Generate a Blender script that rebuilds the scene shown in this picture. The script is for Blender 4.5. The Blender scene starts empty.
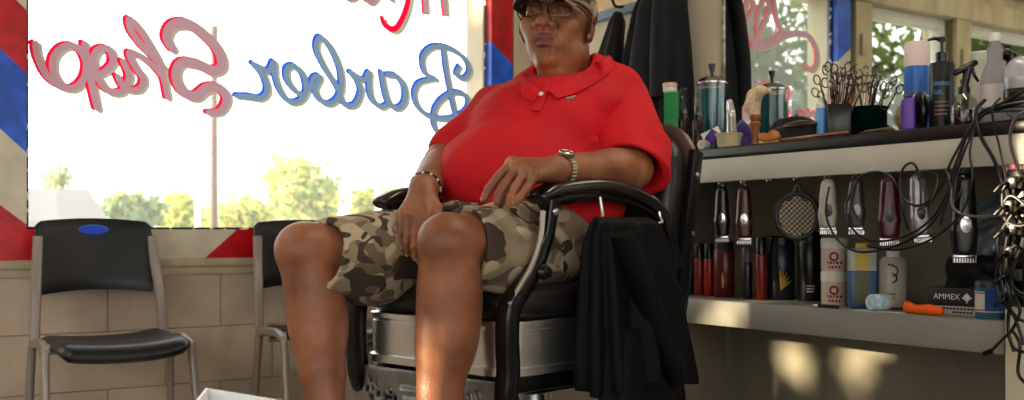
import bpy, bmesh, math, random
import numpy as np
from mathutils import Vector, Matrix, Quaternion, Euler
random.seed(7); RNG = np.random.RandomState(7)
SC = bpy.context.scene
COL = SC.collection
FPX = 1058.0; HY = 233.5; CH = 0.80; YAW = math.radians(33.11)
W = 2.62; D = 3.88; XF = 2.20            # counter wall, window wall, counter front
CT = 1.053                                # counter top height
ST = 0.603                                # shelf top height
FW = Vector((math.sin(YAW), math.cos(YAW), 0)); RT = Vector((math.cos(YAW), -math.sin(YAW), 0))
CAM = Vector((0, 0, CH))
def cz(px, py, z):                        # point seen at px,py at depth z
    return CAM + FW*z + RT*((px-512)/FPX*z) + Vector((0, 0, (HY-py)/FPX*z))
def cf(xc, zc, h): return FW*zc + RT*xc + Vector((0, 0, h))
def ray(px, py): return FW + RT*((px-512)/FPX) + Vector((0, 0, (HY-py)/FPX))
def rx(px, py, X):
    d = ray(px, py); return CAM + d*(X/d.x)
def ry(px, py, Y=D):
    d = ray(px, py); return CAM + d*(Y/d.y)
def mry(px, py, Y=D):                     # what the mirror shows at px,py on the window wall
    p = ry(px, py, Y); return Vector((2*W-p.x, p.y, p.z))

# ---------------------------------------------------------------- materials
MATS = {}
def lin(c):
    return tuple(((x/255)/12.92 if x/255 <= .04045 else ((x/255+.055)/1.055)**2.4) for x in c) + (1,)
def mat(name, rgb, rough=.5, metal=0, var=0, vscale=8, bump=0, bscale=60, spec=.5, trans=0, ior=1.45, coat=0, sheen=0, sss=0, stretch=None, var2=None, alpha=1, emit=0):
    if name in MATS: return MATS[name]
    m = bpy.data.materials.new(name); m.use_nodes = True; MATS[name] = m
    nt = m.node_tree; N = nt.nodes; L = nt.links; b = N['Principled BSDF']
    c = lin(rgb); b.inputs['Base Color'].default_value = c
    b.inputs['Roughness'].default_value = rough; b.inputs['Metallic'].default_value = metal
    b.inputs['Specular IOR Level'].default_value = spec
    b.inputs['Transmission Weight'].default_value = trans; b.inputs['IOR'].default_value = ior
    b.inputs['Coat Weight'].default_value = coat; b.inputs['Coat Roughness'].default_value = .15
    b.inputs['Sheen Weight'].default_value = sheen
    if sss: b.inputs['Subsurface Weight'].default_value = sss; b.inputs['Subsurface Scale'].default_value = .01
    if alpha < 1: b.inputs['Alpha'].default_value = alpha
    if emit: b.inputs['Emission Color'].default_value = c; b.inputs['Emission Strength'].default_value = emit
    tc = N.new('ShaderNodeTexCoord'); vec = tc.outputs['Object']
    if stretch:
        mp = N.new('ShaderNodeMapping'); mp.inputs['Scale'].default_value = stretch; L.new(vec, mp.inputs['Vector']); vec = mp.outputs['Vector']
    if var or var2:
        n = N.new('ShaderNodeTexNoise'); n.inputs['Scale'].default_value = vscale; n.inputs['Detail'].default_value = 6
        L.new(vec, n.inputs['Vector'])
        mx = N.new('ShaderNodeMix'); mx.data_type = 'RGBA'
        c2 = lin(var2) if var2 else tuple(x*(1-var) for x in c[:3])+(1,)
        mx.inputs[6].default_value = c if var2 else tuple(min(1, x*(1+var)) for x in c[:3])+(1,)
        mx.inputs[7].default_value = c2
        mr = N.new('ShaderNodeMapRange'); mr.inputs[1].default_value = .35; mr.inputs[2].default_value = .65
        L.new(n.outputs['Fac'], mr.inputs[0]); L.new(mr.outputs[0], mx.inputs[0]); L.new(mx.outputs[2], b.inputs['Base Color'])
    if bump:
        n2 = N.new('ShaderNodeTexNoise'); n2.inputs['Scale'].default_value = bscale; n2.inputs['Detail'].default_value = 4
        L.new(vec, n2.inputs['Vector'])
        bp = N.new('ShaderNodeBump'); bp.inputs['Strength'].default_value = bump; bp.inputs['Distance'].default_value = .01
        L.new(n2.outputs['Fac'], bp.inputs['Height']); L.new(bp.outputs['Normal'], b.inputs['Normal'])
    return m

# ---------------------------------------------------------------- mesh builder
def smooth_path(pts, n=8, closed=False):
    P = [Vector(p) for p in pts]
    if len(P) < 3: return P
    out = []; m = len(P); rng = range(m if closed else m-1)
    for i in rng:
        if closed: p0, p1, p2, p3 = P[(i-1) % m], P[i], P[(i+1) % m], P[(i+2) % m]
        else: p0, p1, p2, p3 = P[max(i-1, 0)], P[i], P[i+1], P[min(i+2, m-1)]
        for k in range(n):
            t = k/n
            out.append(.5*((2*p1)+(p2-p0)*t+(2*p0-5*p1+4*p2-p3)*t*t+(3*p1-p0-3*p2+p3)*t**3))
    if not closed: out.append(P[-1].copy())
    return out
def interp(vals, n):
    if not isinstance(vals, (list, tuple)): return [vals]*n
    return [float(x) for x in np.interp(np.linspace(0, 1, n), np.linspace(0, 1, len(vals)), vals)]
class MB:
    def __init__(s): s.v = []; s.f = []; s.mi = []
    def add(s, v, f, mi=0, M=None):
        o = len(s.v)
        for p in v:
            p = Vector(p); s.v.append(tuple(M @ p if M is not None else p))
        for q in f: s.f.append(tuple(i+o for i in q)); s.mi.append(mi)
        return s
    def box(s, c, size, rz=0, bevel=0, mi=0, M=None, seg=2, rot=None):
        bm = bmesh.new(); bmesh.ops.create_cube(bm, size=1)
        for v in bm.verts: v.co = Vector((v.co.x*size[0], v.co.y*size[1], v.co.z*size[2]))
        if bevel: bmesh.ops.bevel(bm, geom=list(bm.edges), offset=bevel, segments=seg, profile=.5, affect='EDGES')
        R = (rot.to_matrix() if isinstance(rot, (Quaternion, Euler)) else rot) if rot is not None else Matrix.Rotation(rz, 3, 'Z')
        T = Matrix.Translation(Vector(c)) @ R.to_4x4()
        if M is not None: T = M @ T
        s.add([T @ v.co for v in bm.verts], [[v.index for v in f.verts] for f in bm.faces], mi); bm.free(); return s
    def lathe(s, prof, c=(0, 0, 0), n=24, mi=0, M=None, sx=1, sy=1, rot=None):
        T = Matrix.Translation(Vector(c))
        if rot is not None: T = T @ (rot.to_matrix() if isinstance(rot, (Quaternion, Euler)) else rot).to_4x4()
        if M is not None: T = M @ T
        v = []; f = []; k = len(prof)
        for j in range(n):
            a = 2*math.pi*j/n
            for r, z in prof: v.append(T @ Vector((r*math.cos(a)*sx, r*math.sin(a)*sy, z)))
        for j in range(n):
            j2 = (j+1) % n
            for i in range(k-1): f.append((j*k+i, j2*k+i, j2*k+i+1, j*k+i+1))
        if prof[0][0] > 1e-6: f.append(tuple(j*k for j in reversed(range(n))))
        if prof[-1][0] > 1e-6: f.append(tuple(j*k+k-1 for j in range(n)))
        return s.add(v, f, mi)
    def tube(s, pts, r, n=8, sm=6, closed=False, mi=0, M=None, flat=1, up=None, sq=1):
        P = smooth_path(pts, sm, closed) if sm > 1 else [Vector(p) for p in pts]
        R = interp(r, len(P)); v = []; f = []; k = len(P)
        prev = None; t0 = (P[1]-P[0]).normalized()
        ref = Vector(up) if up is not None else (Vector((0, 0, 1)) if abs(t0.z) < .9 else Vector((1, 0, 0)))
        nrm = (ref-t0*ref.dot(t0)).normalized()
        for i in range(k):
            if closed: t = (P[(i+1) % k]-P[i-1])
            else: t = (P[min(i+1, k-1)]-P[max(i-1, 0)])
            t = t.normalized() if t.length > 1e-9 else t0
            if up is not None: nrm = ref-t*ref.dot(t)
            else: nrm = nrm-t*nrm.dot(t)
            nrm = nrm.normalized() if nrm.length > 1e-6 else Vector((0, 0, 1)); b = t.cross(nrm)
            for j in range(n):
                a = 2*math.pi*(j+.5)/n; ca, sa = math.cos(a), math.sin(a)
                if sq != 1: ca = math.copysign(abs(ca)**sq, ca); sa = math.copysign(abs(sa)**sq, sa)
                v.append(P[i]+nrm*ca*R[i]*flat+b*sa*R[i])
        for i in range(k if closed else k-1):
            i2 = (i+1) % k
            for j in range(n): f.append((i*n+j, i*n+(j+1) % n, i2*n+(j+1) % n, i2*n+j))
        if not closed: f.append(tuple(reversed(range(n)))); f.append(tuple((k-1)*n+j for j in range(n)))
        return s.add(v, f, mi, M)
    def prism(s, poly, z0, z1, M=None, mi=0):
        n = len(poly); v = [(x, y, z0) for x, y in poly]+[(x, y, z1) for x, y in poly]
        f = [tuple(reversed(range(n))), tuple(range(n, 2*n))]+[(i, (i+1) % n, n+(i+1) % n, n+i) for i in range(n)]
        return s.add(v, f, mi, M)
    def ribbon(s, pts, w, origin, ex, ey, ez, thick=.001, sm=6, mi=0):   # stroke in a plane, pts 2D in plane coordinates
        P = smooth_path([(a, b, 0) for a, b in pts], sm); Wd = interp(w, len(P)); v = []; f = []
        k = len(P); origin = Vector(origin)
        for i in range(k):
            t = (P[min(i+1, k-1)]-P[max(i-1, 0)]).normalized(); n = Vector((-t.y, t.x, 0))*Wd[i]/2
            for q in (P[i]+n, P[i]-n):
                v.append(origin+ex*q.x+ey*q.y); v.append(origin+ex*q.x+ey*q.y+ez*thick)
        for i in range(k-1):
            a = 4*i; b = a+4
            f += [(a, a+2, b+2, b), (a+1, b+1, b+3, a+3), (a, b, b+1, a+1), (a+2, a+3, b+3, b+2)]
        f += [(0, 1, 3, 2), (4*(k-1), 4*(k-1)+2, 4*(k-1)+3, 4*(k-1)+1)]
        s.add(v, f, mi)
        for e in (0, k-1):                # rounded ends
            n = 12; c = P[e]; r = Wd[e]/2
            vv = [origin+ex*(c.x+r*math.cos(2*math.pi*j/n))+ey*(c.y+r*math.sin(2*math.pi*j/n))+ez*(q*thick) for q in (0, 1) for j in range(n)]
            s.add(vv, [tuple(reversed(range(n))), tuple(range(n, 2*n))]+[(j, (j+1) % n, n+(j+1) % n, n+j) for j in range(n)], mi)
        return s
    def build(s, name, mats, parent=None, world=False, angle=40, fix=True):
        me = bpy.data.meshes.new(name); V = s.v
        if parent is not None and world:
            Mi = pm(parent).inverted(); V = [tuple(Mi @ Vector(p)) for p in V]
        me.from_pydata(V, [], s.f)
        if not isinstance(mats, (list, tuple)): mats = [mats]
        for m in mats: me.materials.append(m)
        me.polygons.foreach_set('material_index', s.mi)
        if fix:
            bm = bmesh.new(); bm.from_mesh(me); bmesh.ops.recalc_face_normals(bm, faces=bm.faces); bm.to_mesh(me); bm.free()
        me.polygons.foreach_set('use_smooth', [True]*len(me.polygons))
        if angle < 180: me.set_sharp_from_angle(angle=math.radians(angle))
        me.update()
        o = bpy.data.objects.new(name, me); COL.objects.link(o)
        if parent is not None: o.parent = parent
        return o
def pm(o):
    M = o.matrix_basis.copy()
    while o.parent is not None: o = o.parent; M = o.matrix_basis @ M
    return M
def setp(o, label=None, cat=None, group=None, kind=None):
    if label: o['label'] = label
    if cat: o['category'] = cat
    if group: o['group'] = group
    if kind: o['kind'] = kind
    return o
def thing(name, label, cat, loc=(0, 0, 0), rz=0, group=None):
    o = bpy.data.objects.new(name, None); COL.objects.link(o); o.empty_display_size = .05
    o.location = Vector(loc); o.rotation_euler = (0, 0, rz)
    o.matrix_basis = Matrix.Translation(Vector(loc)) @ Matrix.Rotation(rz, 4, 'Z')
    return setp(o, label, cat, group)
def struct(o): o['kind'] = 'structure'; return o
def text_obj(name, body, size, M, m, parent, extrude=.0004, align='CENTER', world=True, sx=1, label=None, bend=0):
    cu = bpy.data.curves.new(name, 'FONT'); cu.body = body; cu.size = size; cu.extrude = extrude
    cu.align_x = align; cu.align_y = 'CENTER'; cu.resolution_u = 2
    t = bpy.data.objects.new('tmp', cu); COL.objects.link(t); bpy.context.view_layer.update()
    me = bpy.data.meshes.new_from_object(t.evaluated_get(bpy.context.evaluated_depsgraph_get()))
    bpy.data.objects.remove(t); bpy.data.curves.remove(cu)
    me.transform(Matrix.Diagonal((sx, 1, 1, 1)))
    if bend:
        for v in me.vertices: x = v.co.x; v.co.x = math.sin(x/bend)*bend; v.co.z += (math.cos(x/bend)-1)*bend
    T = pm(parent).inverted() @ M if (parent is not None and world) else M
    me.transform(T); me.materials.clear(); me.materials.append(m)
    o = bpy.data.objects.new(name, me); COL.objects.link(o); o.parent = parent
    if label: o['label'] = label
    return o
def copy_tree(o, parent=None):
    c = o.copy(); COL.objects.link(c)
    if parent is not None: c.parent = parent
    for ch in [x for x in COL.objects if x.parent == o and x is not c]: copy_tree(ch, c)
    return c

# ---------------------------------------------------------------- distance-field sculpting
class SDF:
    def __init__(s, lo, hi, h):
        s.h = h; s.lo = np.array(lo, dtype=np.float64); n = np.ceil((np.array(hi)-s.lo)/h).astype(int)+1
        s.n = n; s.F = np.full(tuple(n), 9.0, dtype=np.float32)
        s.ax = [(s.lo[i]+np.arange(n[i])*h).astype(np.float32) for i in range(3)]
    def win(s, lo, hi, m):
        a = np.maximum(np.floor((np.array(lo)-m-s.lo)/s.h).astype(int), 0)
        b = np.minimum(np.ceil((np.array(hi)+m-s.lo)/s.h).astype(int)+1, s.n)
        if np.any(b <= a): return None
        sl = tuple(slice(a[i], b[i]) for i in range(3))
        X = s.ax[0][sl[0]][:, None, None]; Y = s.ax[1][sl[1]][None, :, None]; Z = s.ax[2][sl[2]][None, None, :]
        return sl, X, Y, Z
    def comb(s, sl, d, k, sub):
        A = s.F[sl]
        if sub:
            d = -d
            if k > 0:
                hh = np.maximum(k-np.abs(A-d), 0)/k; s.F[sl] = np.maximum(A, d)+hh*hh*k*.25
            else: s.F[sl] = np.maximum(A, d)
        else:
            if k > 0:
                hh = np.maximum(k-np.abs(A-d), 0)/k; s.F[sl] = np.minimum(A, d)-hh*hh*k*.25
            else: s.F[sl] = np.minimum(A, d)
    def cone(s, a, b, ra, rb, k=.01, sub=False):
        a = np.array(a[:], dtype=np.float64); b = np.array(b[:], dtype=np.float64); r = max(ra, rb)
        w = s.win(np.minimum(a, b)-r, np.maximum(a, b)+r, k+3*s.h)
        if w is None: return s
        sl, X, Y, Z = w; ab = b-a; L2 = float(ab@ab)+1e-12
        t = ((X-a[0])*ab[0]+(Y-a[1])*ab[1]+(Z-a[2])*ab[2])/L2; t = np.clip(t, 0, 1)
        d = np.sqrt((X-a[0]-t*ab[0])**2+(Y-a[1]-t*ab[1])**2+(Z-a[2]-t*ab[2])**2)-(ra+(rb-ra)*t)
        s.comb(sl, d.astype(np.float32), k, sub); return s
    def chain(s, pts, rs, k=.01, kj=None, sub=False):
        for i in range(len(pts)-1): s.cone(pts[i], pts[i+1], rs[i], rs[i+1], k if i == 0 else (kj if kj is not None else k*.5), sub)
        return s
    def ell(s, c, r, R=None, k=.01, sub=False):
        c = np.array(c[:], dtype=np.float64); r = np.array(r, dtype=np.float64); m = r.max()
        if R is None: ext = r
        else: R = np.array(R); ext = np.sqrt(((R*r[None, :])**2).sum(1))
        w = s.win(c-ext, c+ext, k+3*s.h)
        if w is None: return s
        sl, X, Y, Z = w; x = X-c[0]; y = Y-c[1]; z = Z-c[2]
        if R is not None:
            x, y, z = (R[0, 0]*x+R[1, 0]*y+R[2, 0]*z, R[0, 1]*x+R[1, 1]*y+R[2, 1]*z, R[0, 2]*x+R[1, 2]*y+R[2, 2]*z)
        k0 = np.sqrt((x/r[0])**2+(y/r[1])**2+(z/r[2])**2); k1 = np.sqrt((x/r[0]**2)**2+(y/r[1]**2)**2+(z/r[2]**2)**2)
        d = np.where(k1 > 1e-6, k0*(k0-1)/np.maximum(k1, 1e-6), -r.min())
        s.comb(sl, d.astype(np.float32), k, sub); return s
    def box(s, c, hs, R=None, rad=.005, k=0, sub=False):
        c = np.array(c[:], dtype=np.float64); hs = np.array(hs, dtype=np.float64); R = np.eye(3) if R is None else np.array(R)
        ext = np.abs(R) @ hs; w = s.win(c-ext, c+ext, k+3*s.h)
        if w is None: return s
        sl, X, Y, Z = w; x = X-c[0]; y = Y-c[1]; z = Z-c[2]
        q = [np.abs(R[0, i]*x+R[1, i]*y+R[2, i]*z)-(hs[i]-rad) for i in range(3)]
        d = np.sqrt(np.maximum(q[0], 0)**2+np.maximum(q[1], 0)**2+np.maximum(q[2], 0)**2)+np.minimum(np.maximum(q[0], np.maximum(q[1], q[2])), 0)-rad
        s.comb(sl, d.astype(np.float32), k, sub); return s
    def clip(s, p, n, k=0, lo=None, hi=None):          # keep the side opposite to n
        w = s.win(s.lo if lo is None else lo, (s.lo+s.n*s.h) if hi is None else hi, 0); sl, X, Y, Z = w
        d = (X-p[0])*n[0]+(Y-p[1])*n[1]+(Z-p[2])*n[2]
        s.comb(sl, (-d).astype(np.float32), k, True); return s
    def disp(s, fn):
        X = s.ax[0][:, None, None]; Y = s.ax[1][None, :, None]; Z = s.ax[2][None, None, :]
        near = s.F < .06
        Dd = fn(X, Y, Z)
        s.F = np.where(near, s.F+Dd.astype(np.float32), s.F); return s
    def mesh(s, smooth=1):
        F = s.F; I = F < 0; nx, ny, nz = F.shape
        c = np.zeros((nx-1, ny-1, nz-1), dtype=np.int8)
        for dx in (0, 1):
            for dy in (0, 1):
                for dz in (0, 1): c += I[dx:nx-1+dx, dy:ny-1+dy, dz:nz-1+dz]
        idx = np.argwhere((c > 0) & (c < 8)); del c
        ids = np.full((nx-1, ny-1, nz-1), -1, dtype=np.int32); ids[tuple(idx.T)] = np.arange(len(idx))
        acc = np.zeros((len(idx), 3)); cnt = np.zeros(len(idx))
        cor = [(a, b, d) for a in (0, 1) for b in (0, 1) for d in (0, 1)]
        val = {q: F[idx[:, 0]+q[0], idx[:, 1]+q[1], idx[:, 2]+q[2]].astype(np.float64) for q in cor}
        for q in cor:
            for a in range(3):
                if q[a] == 0:
                    q2 = list(q); q2[a] = 1; q2 = tuple(q2); v0, v1 = val[q], val[q2]
                    m = (v0 < 0) != (v1 < 0); t = np.where(m, v0/np.where(m, v0-v1, 1), 0)
                    p = np.tile(np.array(q, float), (len(idx), 1)); p[:, a] += t
                    acc[m] += p[m]; cnt[m] += 1
        V = s.lo+(idx+acc/cnt[:, None])*s.h
        Q = []
        for a in range(3):
            b, c2 = (a+1) % 3, (a+2) % 3
            s0 = [slice(None)]*3; s1 = [slice(None)]*3; s0[a] = slice(0, -1); s1[a] = slice(1, None)
            A0 = I[tuple(s0)]; A1 = I[tuple(s1)]; e = np.argwhere(A0 != A1)
            e = e[(e[:, b] > 0) & (e[:, c2] > 0) & (e[:, b] < F.shape[b]-1) & (e[:, c2] < F.shape[c2]-1)]
            if len(e) == 0: continue
            inside = A0[tuple(e.T)]
            def g(db, dc):
                q = e.copy(); q[:, b] += db; q[:, c2] += dc; return ids[tuple(q.T)]
            quad = np.stack([g(-1, -1), g(0, -1), g(0, 0), g(-1, 0)], 1)
            quad[~inside] = quad[~inside][:, ::-1]; Q.append(quad)
        Q = np.concatenate(Q); Q = Q[(Q >= 0).all(1)]
        for _ in range(smooth):
            S = np.zeros_like(V); n = np.zeros(len(V))
            for i in range(4):
                j = (i+1) % 4; np.add.at(S, Q[:, i], V[Q[:, j]]); np.add.at(S, Q[:, j], V[Q[:, i]])
                np.add.at(n, Q[:, i], 1); np.add.at(n, Q[:, j], 1)
            V = V*.5+.5*S/np.maximum(n, 1)[:, None]
        return V, Q
def np_build(name, parts, mats, parent=None, matfn=None):     # parts: list of (V,Q) joined in one mesh
    V = np.concatenate([p[0] for p in parts]); o = 0; Qs = []
    for v, q in parts: Qs.append(q+o); o += len(v)
    Q = np.concatenate(Qs)
    if parent is not None:
        Mi = np.array(pm(parent).inverted()); V2 = V @ Mi[:3, :3].T+Mi[:3, 3]
    else: V2 = V
    me = bpy.data.meshes.new(name); me.vertices.add(len(V2)); me.vertices.foreach_set('co', V2.astype(np.float32).ravel())
    me.loops.add(len(Q)*4); me.loops.foreach_set('vertex_index', Q.astype(np.int32).ravel())
    me.polygons.add(len(Q)); me.polygons.foreach_set('loop_start', np.arange(len(Q), dtype=np.int32)*4)
    me.update(calc_edges=True); me.validate()
    if not isinstance(mats, (list, tuple)): mats = [mats]
    for m in mats: me.materials.append(m)
    if matfn is not None:
        C = V[Q].mean(1); mi = matfn(C).astype(np.int32)
        if len(me.polygons) == len(mi): me.polygons.foreach_set('material_index', mi)
    me.polygons.foreach_set('use_smooth', [True]*len(me.polygons)); me.update()
    ob = bpy.data.objects.new(name, me); COL.objects.link(ob)
    if parent is not None: ob.parent = parent
    return ob
FILL_LAMP = 12
SUN_S = 2.3; SUN_E = math.radians(10)
SHIN = [(430, 345, 1.98, .035), (428, 368, 1.98, .045), (428, 395, 1.98, .05), (462, 175, 2.40, .05), (425, 178, 2.40, .02)]
PATCH = [(733, 304, 2.2, .03), (731, 318, 2.2, .03), (798, 352, W, .022), (797, 362, W, .02), (796, 376, W, .02), (859, 362, W, .018), (858, 378, W, .018), (765, 374, W, .012), (1014, 205, 2.2, .05), (1014, 160, 2.2, .05), (990, 160, 2.2, .04)]
WORLD_C = (1, .98, .95, 1); WORLD_S = 3.0; SUN_P = 25; EXPO = .12
# ================================================================ room
def paint_mat(name, rgb, transl=.5):
    m = bpy.data.materials.new(name); m.use_nodes = True; N = m.node_tree.nodes; L = m.node_tree.links
    N.remove(N['Principled BSDF']); d = N.new('ShaderNodeBsdfDiffuse'); t = N.new('ShaderNodeBsdfTranslucent'); x = N.new('ShaderNodeMixShader')
    d.inputs[0].default_value = lin(rgb); t.inputs[0].default_value = lin(rgb); x.inputs[0].default_value = transl
    L.new(d.outputs[0], x.inputs[1]); L.new(t.outputs[0], x.inputs[2]); L.new(x.outputs[0], N['Material Output'].inputs[0]); return m
def glass_mat(name, tint=(250, 252, 250), gloss=.05, rough=0.02):
    m = bpy.data.materials.new(name); m.use_nodes = True; N = m.node_tree.nodes; L = m.node_tree.links
    N.remove(N['Principled BSDF']); t = N.new('ShaderNodeBsdfTransparent'); g = N.new('ShaderNodeBsdfGlossy'); x = N.new('ShaderNodeMixShader')
    t.inputs[0].default_value = lin(tint); g.inputs['Roughness'].default_value = rough
    lw = N.new('ShaderNodeLayerWeight'); lw.inputs['Blend'].default_value = .3
    mr = N.new('ShaderNodeMapRange'); mr.inputs[3].default_value = gloss; mr.inputs[4].default_value = min(1, gloss*4)
    L.new(lw.outputs['Facing'], mr.inputs[0]); L.new(mr.outputs[0], x.inputs[0])
    L.new(t.outputs[0], x.inputs[1]); L.new(g.outputs[0], x.inputs[2]); L.new(x.outputs[0], N['Material Output'].inputs[0]); return m

def block_mat():
    m = mat('painted block', (192, 174, 154), .75, var=.17, vscale=4, bump=.25, bscale=45)
    N = m.node_tree.nodes; L = m.node_tree.links; b = N['Principled BSDF']
    tc = N.new('ShaderNodeTexCoord'); sp = N.new('ShaderNodeSeparateXYZ'); L.new(tc.outputs['Object'], sp.inputs[0])
    cb = N.new('ShaderNodeCombineXYZ'); L.new(sp.outputs['X'], cb.inputs['X']); L.new(sp.outputs['Z'], cb.inputs['Y'])
    mp = N.new('ShaderNodeMapping'); mp.inputs['Location'].default_value = (-.839+.4*4, -.456+.203*4+.203, 0); L.new(cb.outputs[0], mp.inputs['Vector'])
    br = N.new('ShaderNodeTexBrick'); L.new(mp.outputs[0], br.inputs['Vector']); br.inputs['Scale'].default_value = 1
    br.inputs['Brick Width'].default_value = .4; br.inputs['Row Height'].default_value = .203; br.inputs['Mortar Size'].default_value = .003; br.inputs['Mortar Smooth'].default_value = .6
    br.inputs['Color1'].default_value = (1, 1, 1, 1); br.inputs['Color2'].default_value = (1, 1, 1, 1); br.inputs['Mortar'].default_value = (.62, .58, .54, 1)
    mx = N.new('ShaderNodeMix'); mx.data_type = 'RGBA'; mx.blend_type = 'MULTIPLY'; mx.inputs[0].default_value = .8
    src = b.inputs['Base Color'].links[0].from_socket; L.new(src, mx.inputs[6]); L.new(br.outputs['Color'], mx.inputs[7]); L.new(mx.outputs[2], b.inputs['Base Color'])
    ob = b.inputs['Normal'].links[0].from_node; b2 = N.new('ShaderNodeBump'); b2.inputs['Distance'].default_value = .006; b2.inputs['Strength'].default_value = .8; b2.invert = True
    L.new(br.outputs['Fac'], b2.inputs['Height']); L.new(ob.outputs[0], b2.inputs['Normal']); L.new(b2.outputs[0], b.inputs['Normal']); return m
M_block = block_mat()
M_plaster = mat('cream plaster', (226, 214, 188), .7, var=.05, vscale=4, bump=.12, bscale=30)
M_panelling = mat('grey brown panelling', (136, 128, 112), .6, var=.14, vscale=6, stretch=(1, 1, .25), bump=.1)
M_oldwood = mat('old cream wood', (196, 182, 148), .55, var=.18, vscale=9, stretch=(1, 1, .3), bump=.25, bscale=40)
M_whiteframe = mat('white frame', (225, 225, 215), .5, var=.05)
M_floor = mat('floor tile', (120, 112, 100), .4, var=.1, vscale=3)
M_ceil = mat('ceiling', (222, 216, 200), .8, var=.04)
M_red = mat('gloss red paint', (196, 8, 26), .35, var=.25, vscale=14, bump=.15, bscale=25)
M_blue = mat('gloss blue paint', (24, 96, 224), .35, var=.3, vscale=12, bump=.15, bscale=25)
M_beige = mat('cream paint', (214, 206, 184), .4, var=.1, vscale=12, bump=.15, bscale=25)
X0, Y0, ZC = -2.6, -1.9, 2.6
struct(MB().box(((X0+W)/2, (Y0+D)/2, -.05), (W-X0+.4, D-Y0+.4, .1)).build('floor', M_floor))
struct(MB().box(((X0+W)/2, (Y0+D)/2, ZC+.05), (W-X0+.4, D-Y0+.4, .1)).build('ceiling', M_ceil))
ZS, ZH = .815, 2.09
OPEN = [(-2.2, -.64), (-.46, .27), (.576, 2.417)]
# window wall: blocks below, cream timber piers and header above
b = MB(); b.box(((X0+W)/2, D+.1, .355), (W-X0+.2, .2, .71), mi=0)
b.box(((X0+W)/2, D+.012, .30), (W-X0, .02, .60), mi=0)
b.box(((X0+W)/2, D+.13, .7625), (W-X0+.2, .14, .105), mi=1)
b.box(((X0+W)/2, D+.1, (ZH+ZC)/2), (W-X0+.2, .2, ZC-ZH), mi=1)
for x0, x1 in [(X0-.1, OPEN[0][0]), (OPEN[0][1], OPEN[1][0]), (OPEN[1][1], .576), (2.417, W+.1)]:
    b.box(((x0+x1)/2, D+.13, (ZS+ZH)/2), (x1-x0, .14, ZH-ZS), mi=1)
struct(b.build('wall_back', [M_block, M_oldwood], angle=30))
struct(MB().box(((X0+W)/2, D-.004, .695), (W-X0, .02, .03), bevel=.004).box(((X0+W)/2, D+.0, .665), (W-X0, .012, .03), bevel=.003).build('trim_1', mat('ledge paint', (190, 174, 148), .6, var=.15, vscale=10)))
# counter wall
b = MB(); b.box((W+.08, (Y0+D)/2, (1.04+ZC)/2), (.16, D-Y0+.2, ZC-1.04), mi=0)
b.box((W+.08, (Y0+D)/2, .52), (.16, D-Y0+.2, 1.04), mi=1)
struct(b.build('wall_right', [M_plaster, M_panelling]))
# left wall with wide shop windows, and the wall behind the camera
b = MB(); b.box((X0-.08, (Y0+D)/2, .4), (.16, D-Y0, .8)); b.box((X0-.08, (Y0+D)/2, 2.4), (.16, D-Y0, .4))
for y0, y1 in [(Y0, Y0+.3), (.9, 1.1), (D-.4, D)]: b.box((X0-.08, (y0+y1)/2, 1.5), (.16, y1-y0, 1.4))
struct(b.build('wall_left', M_plaster))
b = MB(); b.box(((X0+W)/2, Y0-.08, .35), (W-X0, .16, .7)); b.box(((X0+W)/2, Y0-.08, 2.4), (W-X0, .16, .4))
for x0, x1 in [(X0, X0+.4), (.2, .4), (W-.9, W)]: b.box(((x0+x1)/2, Y0-.08, 1.45), (x1-x0, .16, 1.5))
struct(b.build('wall_front', M_plaster))

M_glass = glass_mat('window glass', gloss=.03)
def hazed(m, amt):  # pale veil mixed into the pane imitates glare over the outside view
    N = m.node_tree.nodes; L = m.node_tree.links; t = N.new('ShaderNodeBsdfTranslucent'); t.inputs[0].default_value = (.95, .94, .9, 1); x = N.new('ShaderNodeMixShader')
    tc = N.new('ShaderNodeTexCoord'); n = N.new('ShaderNodeTexNoise'); n.inputs['Scale'].default_value = 3; n.inputs['Detail'].default_value = 5; mr = N.new('ShaderNodeMapRange'); mr.inputs[3].default_value = amt*.7; mr.inputs[4].default_value = amt*1.3
    L.new(tc.outputs['Object'], n.inputs['Vector']); L.new(n.outputs['Fac'], mr.inputs[0]); L.new(mr.outputs[0], x.inputs[0])
    src = N['Material Output'].inputs[0].links[0].from_socket; L.new(src, x.inputs[1]); L.new(t.outputs[0], x.inputs[2]); L.new(x.outputs[0], N['Material Output'].inputs[0])
M_hazed = glass_mat('dusty shop window glass', gloss=.03); hazed(M_hazed, .075)
# main window: painted casing, seal, pane and lettering
w1 = struct(MB().box((1.4965, D+.04, (ZS+ZH)/2), (1.841, .005, ZH-ZS)).build('window_1', M_hazed))
def stripes(poly_fn, segs): pass
cs = MB()
def quad_prism(mb, p, mi):                  # polygon in X,Z on the wall face, 2.5 cm deep
    n = len(p); v = [(x, D-.012, z) for x, z in p]+[(x, D+.05, z) for x, z in p]
    mb.add(v, [tuple(range(n)), tuple(range(2*n-1, n-1, -1))]+[(i, (i+1) % n, n+(i+1) % n, n+i) for i in range(n)], mi)
def vstrip(x0, x1, zs, cols, slope):        # zs = boundary heights at x0
    for i, c in enumerate(cols):
        a, b_ = zs[i], zs[i+1]; dz = slope*(x1-x0)
        quad_prism(cs, [(x0, a), (x1, max(a+dz, ZS-.1)), (x1, b_+dz), (x0, b_)], c)
zl = [ry(0, y).z for y in (205, 125, 45)]
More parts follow.
